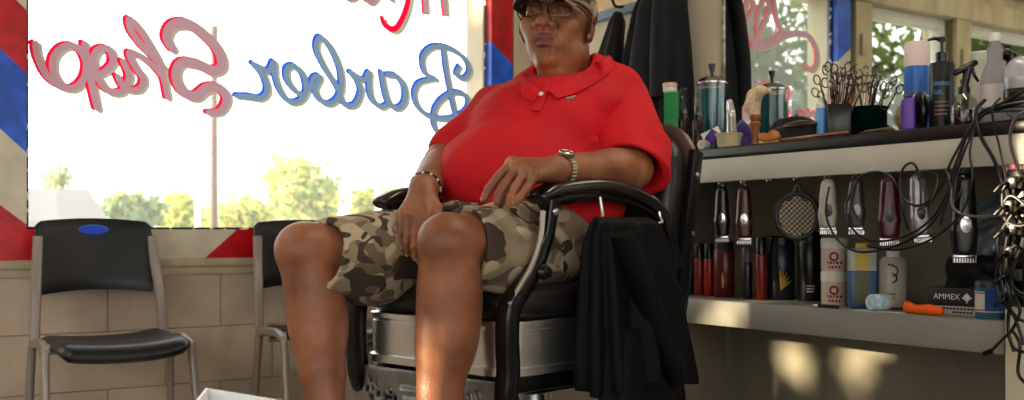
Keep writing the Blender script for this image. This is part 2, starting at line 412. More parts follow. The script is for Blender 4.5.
# left upright (slopes down to the right)
xl0, xl1 = .47, .576
quad_prism(cs, [(xl0, .71), (xl1, .71), (xl1, .83), (xl0, zl[0]+.02)], 0)
quad_prism(cs, [(xl0, zl[0]+.02), (xl1, .83), (xl1, zl[1]-.09), (xl0, zl[1]+.01)], 2)
quad_prism(cs, [(xl0, zl[1]+.01), (xl1, zl[1]-.09), (xl1, zl[2]-.09), (xl0, zl[2]+.01)], 1)
quad_prism(cs, [(xl0, zl[2]+.01), (xl1, zl[2]-.09), (xl1, 1.55), (xl0, 1.65)], 0)
quad_prism(cs, [(xl0, 1.65), (xl1, 1.55), (xl1, 1.74), (xl0, 1.82)], 2)
quad_prism(cs, [(xl0, 1.82), (xl1, 1.74), (xl1, 2.09), (xl0, 2.09)], 1)
# bottom rail
xr = [ry(x, 245).x for x in (40, 186, 240)]
quad_prism(cs, [(xl1, .71), (.62, .71), (.60, ZS), (xl1, ZS)], 0)
quad_prism(cs, [(.62, .71), (ry(204, 260).x, .71), (ry(236, 229).x, ZS), (.60, ZS)], 2)
quad_prism(cs, [(ry(204, 260).x, .71), (1.75, .71), (1.85, ZS), (ry(236, 229).x, ZS)], 0)
quad_prism(cs, [(1.75, .71), (2.2, .71), (2.3, ZS), (1.85, ZS)], 1)
quad_prism(cs, [(2.2, .71), (2.525, .71), (2.525, ZS), (2.3, ZS)], 0)
# right upright
za, zb = ry(490, 42).z, ry(511, 65).z
quad_prism(cs, [(2.417, ZS), (2.525, ZS), (2.525, zb-.28), (2.417, za-.22)], 0)
quad_prism(cs, [(2.417, za-.22), (2.525, zb-.28), (2.525, zb), (2.417, za)], 1)
quad_prism(cs, [(2.417, za), (2.525, zb), (2.525, ZH), (2.417, ZH)], 0)
cas = cs.build('painted_casing', [M_red, M_blue, M_beige], w1, angle=20)
M_seal = mat('cracked black seal', (20, 18, 18), .7)
N = M_seal.node_tree.nodes; L = M_seal.node_tree.links
n = N.new('ShaderNodeTexNoise'); n.inputs['Scale'].default_value = 22; r = N.new('ShaderNodeValToRGB'); r.color_ramp.interpolation = 'CONSTANT'
r.color_ramp.elements[0].color = (.01, .01, .01, 1); r.color_ramp.elements[1].position = .58; r.color_ramp.elements[1].color = (.8, .78, .7, 1)
tc = N.new('ShaderNodeTexCoord'); L.new(tc.outputs['Object'], n.inputs['Vector']); L.new(n.outputs['Fac'], r.inputs[0]); L.new(r.outputs[0], N['Principled BSDF'].inputs['Base Color'])
sl = MB(); sl.box((.583, D+.03, 1.45), (.008, .01, 1.27)); sl.box((1.49, D+.03, .819), (1.83, .01, .008)); sl.box((2.411, D+.03, 1.45), (.005, .01, 1.27))
sl.build('window_seal', M_seal, w1)
for i, (x0, x1) in enumerate(OPEN[:2]):
    o = struct(MB().box(((x0+x1)/2, D+.09, (ZS+ZH)/2), (x1-x0, .005, ZH-ZS)).build('window_%d' % (i+2), M_glass))
    f = MB()
    for x in (x0+.03, x1-.03): f.box((x, D+.08, (ZS+ZH)/2), (.06, .07, ZH-ZS), bevel=.004)
    for z in (ZS+.03, ZH-.03): f.box(((x0+x1)/2, D+.08, z), (x1-x0-.12, .07, .06), bevel=.004)
    f.build('window_frame', M_whiteframe, o)
b = MB(); b.box(((X0+W)/2, D-.02, ZH+.06), (W-X0, .04, .12), bevel=.006).box(((X0+W)/2, D-.03, ZH+.2), (W-X0, .06, .03), bevel=.005)
for x in (.37, -.55): b.box((x, D-.01, (ZS+ZH)/2), (.14, .03, ZH-ZS), bevel=.005).box((x+.02, D-.03, 1.85), (.035, .03, .12), bevel=.008)
struct(b.build('trim_2', M_oldwood))
struct(MB().box((2.575, D-.004, 1.45), (.085, .02, 1.3), bevel=.004).build('trim_3', mat('corner post', (205, 192, 160), .6, var=.1, vscale=14, stretch=(1, 1, .2))))

# ---- lettering
M_pale = paint_mat('pale shadow paint', (170, 166, 150)); M_mauve = paint_mat('mauve letter paint', (172, 136, 148)); M_lred = paint_mat('red letter paint', (240, 16, 66))
M_slate = paint_mat('slate letter paint', (118, 142, 168)); M_lblue = paint_mat('blue letter paint', (16, 84, 245))
EX, EY, EZ = Vector((1, 0, 0)), Vector((0, 0, 1)), Vector((0, -1, 0))
def letter(name, label, strokes, wpx, mid, edge, off=(-3.6, -1.2), sh=(3.2, 2.0), conv=None, taper=None):
    s = .0033 if not conv else .0055; wd = wpx*s*(.86 if not conv else 1); segs = []; cell = .0018 if not conv else .003
    ref = (conv or ry)(0, 0); r1 = (conv or ry)(100, 0)
    for st in strokes:
        P = smooth_path([(x, y, 0) for x, y in st], 6); R = interp(taper, len(P)) if taper else interp([.85, 1, 1, 1, .85], len(P))
        Q = []
        for p in P: q = (conv(p.x, p.y) if conv else ry(p.x, p.y)); Q.append((q.x, q.z))
        segs += [(Q[i], Q[i+1], wd*R[i]/2) for i in range(len(Q)-1)]
    A = np.array([q[0] for q in segs]); B = np.array([q[1] for q in segs]); Rr = np.array([q[2] for q in segs])
    sg = -1 if conv else 1
    offs = [(0, 0), (off[0]*s*sg, -off[1]*s), (sh[0]*s*sg, -sh[1]*s)]
    lo = np.floor((np.minimum(A, B).min(0)-wd-.03)/cell)*cell; hi = np.maximum(A, B).max(0)+wd+.03
    X = lo[0]+np.arange(int((hi[0]-lo[0])/cell))*cell; Z = lo[1]+np.arange(int((hi[1]-lo[1])/cell))*cell
    def fld(o):
        f = np.full((len(X), len(Z)), 9.0)
        for a_, b_, r_ in zip(A, B, Rr):
            i0, i1 = np.searchsorted(X, [min(a_[0], b_[0])+o[0]-.04, max(a_[0], b_[0])+o[0]+.04]); j0, j1 = np.searchsorted(Z, [min(a_[1], b_[1])+o[1]-.04, max(a_[1], b_[1])+o[1]+.04])
            x = X[i0:i1, None]+cell/2-o[0]; z = Z[None, j0:j1]+cell/2-o[1]; d = b_-a_; L = d@d+1e-12
            t = np.clip(((x-a_[0])*d[0]+(z-a_[1])*d[1])/L, 0, 1)
            f[i0:i1, j0:j1] = np.minimum(f[i0:i1, j0:j1], np.hypot(x-a_[0]-t*d[0], z-a_[1]-t*d[1])-r_)
        return f
    F = [fld(o) for o in offs]
    cl = np.where(F[0] < 0, 0, np.where(F[1] < 0, 1, np.where(F[2] < 0, 2, -1)))
    I0 = int(round(lo[0]/cell)); J0 = int(round(lo[1]/cell)); k = len(LETN); LETN.append((name, label, mid, edge, cell))
    for i, j in np.argwhere(cl >= 0):
        q = (cell, I0+int(i), J0+int(j)); c_ = int(cl[i, j])
        if q not in CELLS or CELLS[q][0] > c_: CELLS[q] = (c_, k)
def finish_letters():
    by = {}
    for q, (c_, k) in CELLS.items(): by.setdefault(k, []).append((q[1], q[2], c_))
    for k, (name, label, mid, edge, cell) in enumerate(LETN):
        ids = {}; V = []; Fc = []; mi = []; y = D+.036
        def vid(i, j):
            if (i, j) not in ids: ids[(i, j)] = len(V); V.append((i*cell, y, j*cell))
            return ids[(i, j)]
        for i, j, c_ in by.get(k, []): Fc.append((vid(i, j), vid(i+1, j), vid(i+1, j+1), vid(i, j+1))); mi.append(c_)
        mb = MB(); mb.v = V; mb.f = Fc; mb.mi = mi
        o = mb.build(name, [mid, edge, M_pale], w1, angle=180, fix=False); o['label'] = label
CELLS = {}
LETN = []
def c(scale, ox, oy, pts): return [(ox+x/scale, oy+y/scale) for x, y in pts]
S1, S4 = 3.333, 4
letter('painted_letter', 'red script letter p with a curled tail', [
    c(S1, 20, 0, [(58, 140), (66, 185), (95, 245), (135, 280), (185, 290), (222, 255), (228, 200), (200, 155), (155, 150), (120, 185), (118, 235), (150, 285)]),
    c(S1, 20, 0, [(222, 140), (232, 200), (248, 280), (265, 358)])], 8.6, M_mauve, M_lred)
letter('painted_letter', 'red script letter o', [
    c(S1, 20, 0, [(250, 245), (290, 235), (318, 200), (305, 160), (270, 160), (252, 195), (268, 255), (305, 300), (350, 300), (372, 250), (352, 200)])], 8.6, M_mauve, M_lred)
letter('painted_letter', 'red script letter h', [
    c(S1, 120, 0, [(168, 322), (158, 270), (140, 205), (110, 150), (75, 95), (40, 58), (45, 95), (80, 145), (120, 185), (158, 225)]),
    c(S1, 120, 0, [(150, 250), (120, 215), (80, 185), (40, 172), (60, 220), (88, 260), (70, 295), (25, 290), (0, 250)])], 8.0, M_mauve, M_lred)
letter('painted_letter', 'big red script letter S', [
    c(S1, 120, 0, [(185, 160), (165, 120), (185, 80), (235, 75), (290, 110), (338, 165), (350, 215), (320, 232), (270, 210), (215, 205), (195, 245), (215, 295), (260, 318), (300, 290), (340, 290), (366, 325), (345, 368), (305, 372)])],
    12.5, M_mauve, M_lred, taper=[.75, 1.15, 1, 1.1, .9, 1.1, .9, .6])
letter('painted_letter', 'blue script letter r at the end of the word', [
    c(S4, 220, 20, [(80, 300), (130, 303), (178, 308), (203, 275), (185, 215), (145, 170)]),
    c(S4, 220, 20, [(145, 172), (205, 200), (228, 165), (232, 215)])], 8.2, M_slate, M_lblue, off=(-2.8, -1.8))
letter('painted_letter', 'blue script letter e', [
    c(S4, 220, 20, [(232, 210), (250, 270), (290, 322), (335, 318), (360, 275), (345, 215), (310, 180), (282, 190), (283, 235), (315, 280), (350, 300)])], 7.8, M_slate, M_lblue, off=(-2.8, -1.8))
letter('painted_letter', 'blue script letter b with a tall loop', [
    c(S4, 320, 20, [(-25, 270), (-10, 225), (15, 225), (-5, 275), (20, 320), (60, 330), (95, 290), (100, 220), (80, 150), (45, 90), (12, 65), (0, 110), (30, 180), (75, 250), (95, 290)])], 7.8, M_slate, M_lblue, off=(-2.8, -1.8))
letter('painted_letter', 'blue script letter r before the b', [
    c(S4, 320, 20, [(95, 295), (115, 335), (155, 335), (178, 285), (165, 240), (135, 205)]),
    c(S4, 320, 20, [(140, 205), (190, 235), (212, 205), (212, 260), (225, 315), (262, 345), (290, 330)])], 7.8, M_slate, M_lblue, off=(-2.8, -1.8))
letter('painted_letter', 'blue script letter a', [
    c(S4, 320, 20, [(262, 205), (272, 265), (290, 325), (325, 350), (355, 320), (352, 260), (320, 220), (285, 215)])], 8.4, M_slate, M_lblue, off=(-2.8, -1.8))
letter('painted_letter', 'big blue script letter B with curled ends', [
    c(S1, 400, 30, [(160, 60), (172, 150), (198, 275)]),
    c(S1, 400, 30, [(212, 118), (202, 145), (228, 158), (246, 130), (228, 90), (180, 58), (125, 52), (90, 85), (98, 140), (135, 162)]),
    c(S1, 400, 30, [(125, 160), (75, 175), (62, 220), (88, 270), (140, 292), (200, 288), (240, 255), (235, 218), (200, 205), (160, 222), (130, 262), (128, 315), (150, 345), (180, 328)])], 7.2, M_slate, M_lblue, off=(-2.8, -1.8))
letter('painted_letter', 'red hooked letter of the upper row', [[(412, -70), (414, -30), (412, 0), (405, 20), (398, 28), (389, 24), (386, 17)]], 8, M_lred, M_lred, off=(-.5, -1), sh=(5, 3))
letter('painted_letter', 'red letter with two stems in the upper row', [[(427, -75), (428, -30), (430, 11)], [(444, -75), (446, -30), (450, 13)], [(427, -34), (446, -34)]], 8, M_mauve, M_lred, off=(-3, 0), sh=(3.5, 0))
letter('painted_letter', 'grey-mauve round letter of the upper row', [[(384, -40), (376, -48), (366, -36), (366, -10), (375, 1), (385, -8), (396, -2)]], 7, M_mauve, M_lred)
letter('painted_letter', 'grey letter at the left of the upper row', [[(352, -45), (346, -30), (347, -8), (356, -3), (366, -12)]], 7, M_mauve, M_lred)
S8 = 400/110.
letter('painted_letter', 'red script letters of the upper row seen in the mirror', [c(S8, 740, 0, [(30, 110), (60, 60), (78, 15), (62, -10), (45, 40), (55, 110), (80, 150), (112, 90), (135, 20), (118, -15), (92, 50), (92, 120), (110, 165)])], 4.6, M_mauve, M_lred, conv=mry, off=(-1.6, 0), sh=(1.5, 1))
letter('painted_letter', 'red swash curling under the upper row', [c(S8, 740, 0, [(150, -20), (158, 60), (178, 118), (130, 160), (75, 168)]), c(S8, 740, 0, [(90, 172), (140, 160), (180, 132), (230, 118), (275, 128), (303, 170), (308, 225), (290, 252), (268, 238)])], 5.6, M_mauve, M_lred, conv=mry, off=(-1.6, 0), sh=(1.5, 1))

finish_letters()
# ---- mirror on the counter wall
M_mirror = mat('mirror silver', (228, 232, 226), .015, 1)
mir = thing('wall_mirror', 'large frameless wall mirror above the counter reflecting the shop window', 'mirror', (W-.004, 1.3, CT+.002))
MB().box((W-.005, 1.32, 1.68), (.008, 2.68, 1.24)).build('mirror_glass', M_mirror, mir, world=True)
e = MB(); e.box((W-.008, 2.665, 1.68), (.012, .012, 1.24), bevel=.002); e.build('edge_strip', mat('foxed mirror edge', (92, 66, 44), .5, var2=(220, 214, 200), vscale=30), mir, world=True)

# ---- picture frame
pf = thing('picture_frame', 'blue-grey framed picture on the wall behind the man, only its lower edge visible', 'picture')
A = rx(572, 30, W-.02); B = rx(640, 10, W-.02)
zb = rx(597, 22, W-.02).z; y_l, y_r = rx(540, 20, W-.02).y, rx(652, 10, W-.02).y
pf.location = (W-.02, (y_l+y_r)/2, zb); pf.matrix_basis = Matrix.Translation(pf.location)
f = MB(); hh = .42; fw = .035
f.box((0, 0, fw/2), (.03, y_l-y_r, fw), bevel=.004).box((0, 0, hh-fw/2), (.03, y_l-y_r, fw), bevel=.004)
for s in (-1, 1): f.box((0, s*((y_l-y_r)/2-fw/2), hh/2), (.03, fw, hh-2*fw), bevel=.004)
f.build('frame', mat('blue grey frame', (128, 150, 172), .4), pf)
MB().box((.006, 0, hh/2), (.006, y_l-y_r-2*fw, hh-2*fw)).build('print', mat('warm print', (222, 168, 92), .5, var2=(240, 226, 200), vscale=9), pf)

# ---- ceiling lamps added out of view to light the shirt and block wall
for i, (x, y) in enumerate([(-.6, 2.5), (1.9, 1.25)]):
    t = thing('added_ceiling_light', ['added unseen ceiling light above the waiting area', 'added unseen ceiling light in front of the counter'][i], 'ceiling light', (x, y, ZC-.08), 0, None)
    MB().box((0, 0, .05), (.34, 1.25, .06), bevel=.01).build('housing', M_whiteframe, t)
    MB().box((0, 0, .01), (.28, 1.18, .03), bevel=.008).build('diffuser', mat('fill lamp diffuser', (255, 243, 228), .5, emit=FILL_LAMP*[.75, 1.5][i]), t)

# ================================================================ outside
def leaves(mb, c, r, n, s, shell=.55, avoid=None):
    c = np.array(c[:]); d = RNG.normal(size=(n, 3)); d /= np.linalg.norm(d, axis=1)[:, None]
    rad = (shell+(1-shell)*RNG.rand(n))*(.85+.25*np.sin(d[:, 0]*7+c[0])*np.cos(d[:, 2]*6+c[2]))
    P = c+d*rad[:, None]*np.array(r)
    A = RNG.normal(size=(n, 3)); A /= np.linalg.norm(A, axis=1)[:, None]
    B = np.cross(A, RNG.normal(size=(n, 3))); B /= np.linalg.norm(B, axis=1)[:, None]
    k = s*(.6+.8*RNG.rand(n))[:, None]
    if avoid:
        keep = np.ones(n, bool)
        for o, dr, rr in avoid:
            q = P-np.array(o[:]); t = q @ np.array(dr[:]); dist = np.linalg.norm(q-t[:, None]*np.array(dr[:]), axis=1); keep &= dist > rr+k[:, 0]*.6
        P, A, B, k = P[keep], A[keep], B[keep], k[keep]
    o = len(mb.v)
    V = np.stack([P-A*k, P-B*k*.55, P+A*k, P+B*k*.55], 1).reshape(-1, 3)
    mb.v += [tuple(x) for x in V]; m = len(P)
    mb.f += [(o+4*i, o+4*i+1, o+4*i+2, o+4*i+3) for i in range(m)]; mb.mi += [int(x) for x in RNG.randint(0, 2, m)]
def leaf_mat(name, rgb):
    m = paint_mat(name, rgb, .45); return m
LG = [leaf_mat('leaf green', (150, 170, 96)), leaf_mat('leaf yellow green', (226, 222, 140))]
LD = [leaf_mat('leaf deep green', (50, 68, 40)), leaf_mat('leaf mid green', (74, 92, 50))]
LB = [leaf_mat('bush green', (134, 160, 128)), leaf_mat('bush olive', (176, 188, 124))]
M_bark = mat('bark', (92, 78, 62), .8, var=.2, bump=.4)
def tree(name, label, c, r, n, s, mats, group='trees outside', blobs=5, trunk=.12, avoid=None, shell=.4):
    t = thing(name, label, 'tree' if 'tree' in name else 'bush', (c[0], c[1], -.1), 0, group)
    mb = MB(); c = Vector(c)
    for i in range(blobs):
        o = Vector((RNG.uniform(-1, 1)*r[0]*.5, RNG.uniform(-1, 1)*r[1]*.4, RNG.uniform(-.5, .6)*r[2]*.7)) if i else Vector((0, 0, 0))
        leaves(mb, c+o, [q*(.62 if i else .8) for q in r], n//blobs, s, shell, avoid)
    mb.build('foliage', mats, t, world=True, fix=False, angle=180)
    k = MB(); k.tube([(c.x, c.y, -.1), (c.x+.1*r[0]*.5, c.y, c.z-r[2]*.5), (c.x, c.y, c.z)], [trunk, trunk*.7, trunk*.3], 8)
    for a in range(4): k.tube([(c.x, c.y, c.z-r[2]*.5), (c.x+math.cos(a*1.7)*r[0]*.5, c.y+math.sin(a*1.7)*r[1]*.5, c.z+r[2]*.3)], [trunk*.4, trunk*.12], 6)
    k.build('trunk', M_bark, t, world=True)
def outc(px0, px1, y0, y1, z):
    a = cz((px0+px1)/2, (y0+y1)/2, z); return a, ((px1-px0)/2*z/FPX, (px1-px0)/2*z/FPX*.8, (y1-y0)/2*z/FPX)
for spec in [('bush', 'round grey-green bush behind the pale shed', 96, 164, 188, 250, 20, 2600, .09, LB),
             ('bush', 'low yellow-green hedge left of the utility pole', 150, 214, 186, 250, 26, 1800, .10, LG),
             ('bush', 'low yellow-green hedge between pole and tall tree', 208, 280, 186, 250, 28, 1800, .10, LG),
             ('tree', 'tall sunlit tree in the middle of the view through the window', 266, 350, 144, 250, 26, 2600, .12, LG),
             ('bush', 'sunlit hedge right of the tall tree', 335, 420, 176, 250, 27, 1800, .10, LG),
             ('bush', 'far pale hedge running behind the utility pole', 150, 300, 196, 250, 34, 1500, .13, LG),
             ('bush', 'far pale hedge running behind the right of the window', 330, 470, 190, 250, 36, 1500, .13, LG),
             ('tree', 'sparse distant branches above the pale shed', 28, 84, 160, 204, 30, 260, .10, LB)]:
    cc, rr = outc(*spec[2:7]); tree(spec[0], spec[1], cc, rr, spec[7], spec[8], spec[9], group=None, blobs=6, trunk=.08)
pl = cz(214.5, 170, 24)
t = thing('utility_pole', 'thin weathered utility pole seen through the window', 'pole', (pl.x, pl.y, -.1))
MB().tube([(0, 0, 0), (0, 0, 5.6)], [.10, .075], 10, sm=1).build('shaft', mat('weathered pole', (84, 62, 56), .8, var=.2), t)
MB().tube([(.05, -.06, .3), (.05, -.06, 4.4)], .02, 8, sm=1).build('cable_guard', M_whiteframe, t)
for i, px in enumerate((198, 378)):
    q = cz(px, 190, 25); setp(MB().tube([(q.x, q.y, -.1), (q.x, q.y, cz(px, [186, 182][i], 25).z)], .07, 8, sm=1).build('bollard', M_whiteframe), ['white post left of the utility pole', 'white post right of the tall tree'][i], 'post')
# pale shed with a sloping roof
t = thing('shed', 'pale low shed with a sloping metal roof at the lower left of the window', 'shed', cz(55, 233, 14).xy.to_3d())
a, b_, c_, d_ = cz(-10, 188, 16), cz(88, 189, 16), cz(120, 236, 13), cz(-20, 236, 13)
v = [a, b_, c_, d_]; up = Vector((0, 0, -.12)); mb = MB(); mb.add([p for p in v]+[p+up for p in v], [(0, 1, 2, 3), (7, 6, 5, 4), (0, 4, 5, 1), (1, 5, 6, 2), (2, 6, 7, 3), (3, 7, 4, 0)])
mb.build('roof', mat('pale metal roof', (84, 84, 92), .5, var=.1, vscale=2, stretch=(1, 8, 1)), t, world=True)
base = [Vector((p.x, p.y, -.1)) for p in v]; mb = MB(); ins = [p+up for p in v]
mb.add(base+ins, [(0, 1, 5, 4), (1, 2, 6, 5), (2, 3, 7, 6), (3, 0, 4, 7)]); mb.build('wall', M_whiteframe, t, world=True)
struct(MB().box((0, 30, -.15), (90, 100, .1)).build('ground', mat('pale asphalt', (170, 166, 158), .8, var=.1, vscale=1)))
SUN_D = Vector((SUN_S, -1, 0)).normalized()*math.cos(SUN_E)+Vector((0, 0, -math.sin(SUN_E)))
beams = [(cz(px, py, z), -SUN_D, r) for px, py, z, r in SHIN]+[(rx(px, py, X), -SUN_D, r) for px, py, X, r in PATCH]
tree('tree', 'broad tree outside the left windows, added unseen to block and dapple the sun', (-7.4, 4.7, 2.1), (1.3, 6.0, 2.9), 32000, .13, LD, group=None, blobs=9, trunk=.2, avoid=beams, shell=.1)  # added unseen tree: blocks the sun, leaves cleared along the beams to place patches
for i, (x, y, z, rx_, rz_, n, m) in enumerate([(-8.5, 13, 3.4, 3.2, 3.0, 1500, LD), (-13.5, 14, 3.8, 3.6, 3.4, 1700, LD), (-24, 15, 3.5, 3.6, 3.2, 1500, LD), (-9, 10, 1.3, 2.6, 1.4, 1500, LG), (-13.5, 11, 1.2, 2.8, 1.3, 1300, LG)]):
    tree('tree' if i < 3 else 'bush', ['first shade tree reflected in the mirror', 'second shade tree reflected in the mirror', 'third shade tree reflected in the mirror, farthest left outside', 'sunlit bush under the first reflected tree', 'sunlit bush under the second reflected tree'][i],
         (x, y, z), (rx_, 1.8, rz_), int(n*1.7), .12, m, group=None, blobs=8, trunk=.18, shell=.25)
# ================================================================ waiting chairs
M_plastic = mat('black moulded plastic', (15, 19, 25), .36, bump=.05, bscale=300)
M_taupe = mat('taupe painted steel', (150, 140, 132), .38, metal=.3)
M_badge = mat('blue badge', (10, 70, 220), .3); M_badge2 = mat('pale blue badge relief', (90, 150, 250), .3)
def waiting_chair(label, x, y):
    t = thing('stacking_chair', label, 'chair', (x, y, 0), 0, 'waiting chairs under the shop window')
    # backrest: curved shell, leaning back, arched top edge
    def shell(z, u, off): return Vector((u, .20+.02+(z-.62)*.22-.055*(1-(u/.2)**2)*-1*.6+off, z))
    v = []; f = []; nu, nz = 17, 13
    for s_ in (0, 1):
        for j in range(nz):
            for i in range(nu):
                u = (i/(nu-1)*2-1); q = j/(nz-1)
                w = .1925-.012*(1-q)-(.006 if q > .9 else 0)*(abs(u) > .95)
                top = .838+.014*(1-u*u)-(.012 if abs(u) > .97 else 0); bot = .598+.014*(1-u*u)
                z = bot+(top-bot)*q; rim = .5*((1-abs(2*q-1)**10)+0)
                p = shell(z, u*w, 0); th = .011*(.35+.65*(1-abs(u)**14))*(.35+.65*(1-abs(2*q-1)**12))
                p.y += -th if s_ == 0 else th
                v.append(p)
    n1 = nu*nz
    for s_ in (0, 1):
        for j in range(nz-1):
            for i in range(nu-1):
                a = s_*n1+j*nu+i; f.append((a, a+1, a+nu+1, a+nu))
    for i in range(nu-1): f.append((i, i+1, n1+i+1, n1+i)); a = (nz-1)*nu+i; f.append((a, a+1, n1+a+1, n1+a))
    for j in range(nz-1): f.append((j*nu, (j+1)*nu, n1+(j+1)*nu, n1+j*nu)); a = j*nu+nu-1; f.append((a, a+nu, n1+a+nu, n1+a))
    MB().add(v, f).build('backrest', M_plastic, t, angle=60)
    bd = MB(); yb = shell(.815, 0, 0).y-.0125
    R = Matrix.Rotation(math.pi/2, 3, 'X') @ Matrix.Rotation(0, 3, 'Z')
    bd.lathe([(0, -.002), (.046, -.002), (.048, .001), (.046, .003), (0, .004)], (0, yb, .812), 28, 0, rot=Matrix.Rotation(math.pi/2-.2, 3, 'X'), sy=.36)
    bd.tube([(.0475*math.cos(q*.2618), yb-.001+.0095*math.sin(q*.2618)*0-.0035*0, .812+.0172*math.sin(q*.2618)) for q in range(24)], .0011, 6, sm=1, closed=True, mi=1)
    bd.build('badge', [M_badge, M_badge2], t)['label'] = 'blue oval badge'
    # seat: shallow waterfall shell
    v = []; f = []; nu, nv = 19, 15
    for s_ in (0, 1):
        for j in range(nv):
            for i in range(nu):
                u = i/(nu-1)*2-1; q = j/(nv-1)                     # q 0 = front
                y = -.22+.40*q; z = .452+.010*q-.012*(1-u*u)+.010*max(0, u)**3
                if q < .25: z -= .014*((.25-q)/.25)**2
                e = math.sqrt(max(0, (1-abs(u)**14)*(1-abs(2*q-1)**10))); th = .024*(.12+.88*e)*(1.2-.45*min(1, q*2))
                w = .198-.030*(abs(2*q-1)**8)
                v.append((u*w, y, z+(th if s_ else -th)))
    n1 = nu*nv
    for s_ in (0, 1):
        for j in range(nv-1):
            for i in range(nu-1):
                a = s_*n1+j*nu+i; f.append((a, a+1, a+nu+1, a+nu))
    for i in range(nu-1): f.append((i, i+1, n1+i+1, n1+i)); a = (nv-1)*nu+i; f.append((a, a+1, n1+a+1, n1+a))
    for j in range(nv-1): f.append((j*nu, (j+1)*nu, n1+(j+1)*nu, n1+j*nu)); a = j*nu+nu-1; f.append((a, a+nu, n1+a+nu, n1+a))
    MB().add(v, f).build('seat', M_plastic, t, angle=60)
    for s in (-1, 1):
        MB().tube([(s*.203, .165, .46), (s*.196, .19, .60), (s*.187, .222, .70), (s*.182, .238, .79)], .0115, 10, flat=1.4, sq=.6).build('back_upright', M_taupe, t)
        MB().tube([(s*.212, -.03, .462), (s*.214, -.09, .445), (s*.217, -.12, .40), (s*.228, -.20, .006)], .0115, 10, flat=1.3, sq=.6).build('leg', M_taupe, t)
        MB().tube([(s*.212, -.03, .462), (s*.214, .10, .452), (s*.217, .135, .40), (s*.228, .17, .006)], .0115, 10, flat=1.3, sq=.6).build('leg', M_taupe, t)
        MB().box((s*.203, .04, .455), (.012, .26, .022), bevel=.004).build('seat_bracket', M_taupe, t)
    MB().tube([(-.205, .06, .43), (.205, .06, .43)], .01, 10, sm=1).build('stretcher', M_taupe, t)
    return t
waiting_chair('black plastic chair with a blue oval badge standing clear under the left of the window', .772, 3.50)
waiting_chair('black plastic chair half hidden behind the seated man\'s right leg', 1.513, 3.50)

# ---- white tub at the lower left
q = cz(206, 388, 1.60).z
A = cz(206, 388, 1.60); ang = -math.atan2(.17, .202)-YAW
t = thing('plastic_tub', 'white translucent plastic tub with a pale rim at the bottom edge of the view', 'tub', (A.x, A.y, 0), 0)
e1 = (RT*.202+FW*-.17).normalized(); e2 = (RT*-.50-FW*.72).normalized(); e0 = (RT*.029-FW*.17).normalized()
pts = [Vector((0, 0, 0)), e1*.42, e1*.42+e0*.30, e1*.02+e0*.34, e0*.06-e1*.0]
poly = [Vector((0, 0, 0)), e1*.24, e1*.29+e0*.06, e1*.29+e0*.20, e1*.06+e0*.26, e0*.24-e1*.0]
def ring(z, s):
    cc = sum(poly, Vector())/len(poly); return [cc+(p_-cc)*s+Vector((0, 0, z)) for p_ in poly]
levels = [(0, .84), (q-.05, .93), (q-.03, .93), (q-.03, 1.0), (q, 1.0), (q, .965), (q-.012, .95), (q-.02, .90)]
v = []; f = []; n = len(poly)
for z, s in levels: v += ring(z, s)
for k in range(len(levels)-1):
    for i in range(n): f.append((k*n+i, k*n+(i+1) % n, (k+1)*n+(i+1) % n, (k+1)*n+i))
f.append(tuple(reversed(range(n)))); kk = (len(levels)-1)*n; f.append(tuple(range(kk, kk+n)))
M_tub = mat('white translucent plastic', (236, 238, 240), .25, var=.03, sss=.1)
MB().add(v[:5*n], [x for x in f[:4*n]]+[tuple(reversed(range(n)))]).build('tub_body', M_tub, t, angle=25)
lv = v[3*n:]; lf = [tuple(i-3*n for i in x) for x in f[3*n:7*n]]+[tuple(range(4*n, 5*n)), tuple(reversed(range(n)))]
MB().add(lv, lf).build('lid', M_tub, t, angle=25)

# ================================================================ barber chair
OC = cf(.05, 2.5, 0)
Lw = RT*.72-FW*.694; Fw_ = RT*-.694-FW*.72
CRZ = math.atan2(Lw.y, Lw.x)
# local frame: x = toward the sitter's left, y = backwards (-f)
bc = thing('barber_chair', 'black and chrome barber chair carrying the seated man', 'barber chair', (OC.x, OC.y, 0), CRZ)
M_leather = mat('black leather', (26, 24, 25), .38, bump=.12, bscale=120, coat=.2)
M_armpad = mat('worn black arm pad', (22, 18, 17), .22, var2=(52, 36, 28), vscale=14, coat=.5)
M_chrome = mat('brushed chrome', (236, 238, 244), .28, 1, bump=.03, bscale=20, stretch=(1, 1, 30))
M_blackmetal = mat('black enamelled steel', (20, 21, 24), .3, metal=.4, coat=.3)
M_bronze = mat('dull bronze back shell', (92, 76, 64), .38, .6, var=.2, vscale=10)
M_cast = mat('cast aluminium', (150, 150, 150), .42, .85, var=.2, vscale=20, bump=.2)
M_cushion = M_leather
def rrect(hx, y0, y1, r, n=6):                     # rounded rectangle, front at y0 (front corners rounded)
    P = []
    for cx, cy, a0, rr in ((hx-r, y0+r, -90, r), (hx-.02, y1-.02, 0, .02), (-hx+.02, y1-.02, 90, .02), (-hx+r, y0+r, 180, r)):
        for k in range(n+1):
            a = math.radians(a0+90*k/n); P.append((cx+rr*math.cos(a), cy+rr*math.sin(a)))
    return P
b = MB()
for z0, z1, dx in [(.512, .528, .006), (.528, .536, -.004), (.536, .604, 0), (.604, .612, -.004), (.612, .622, .005)]:
    b.prism(rrect(.235+dx, -.33-dx, .22, .07+dx), z0, z1)
b.build('seat_band', M_chrome, bc, angle=30)
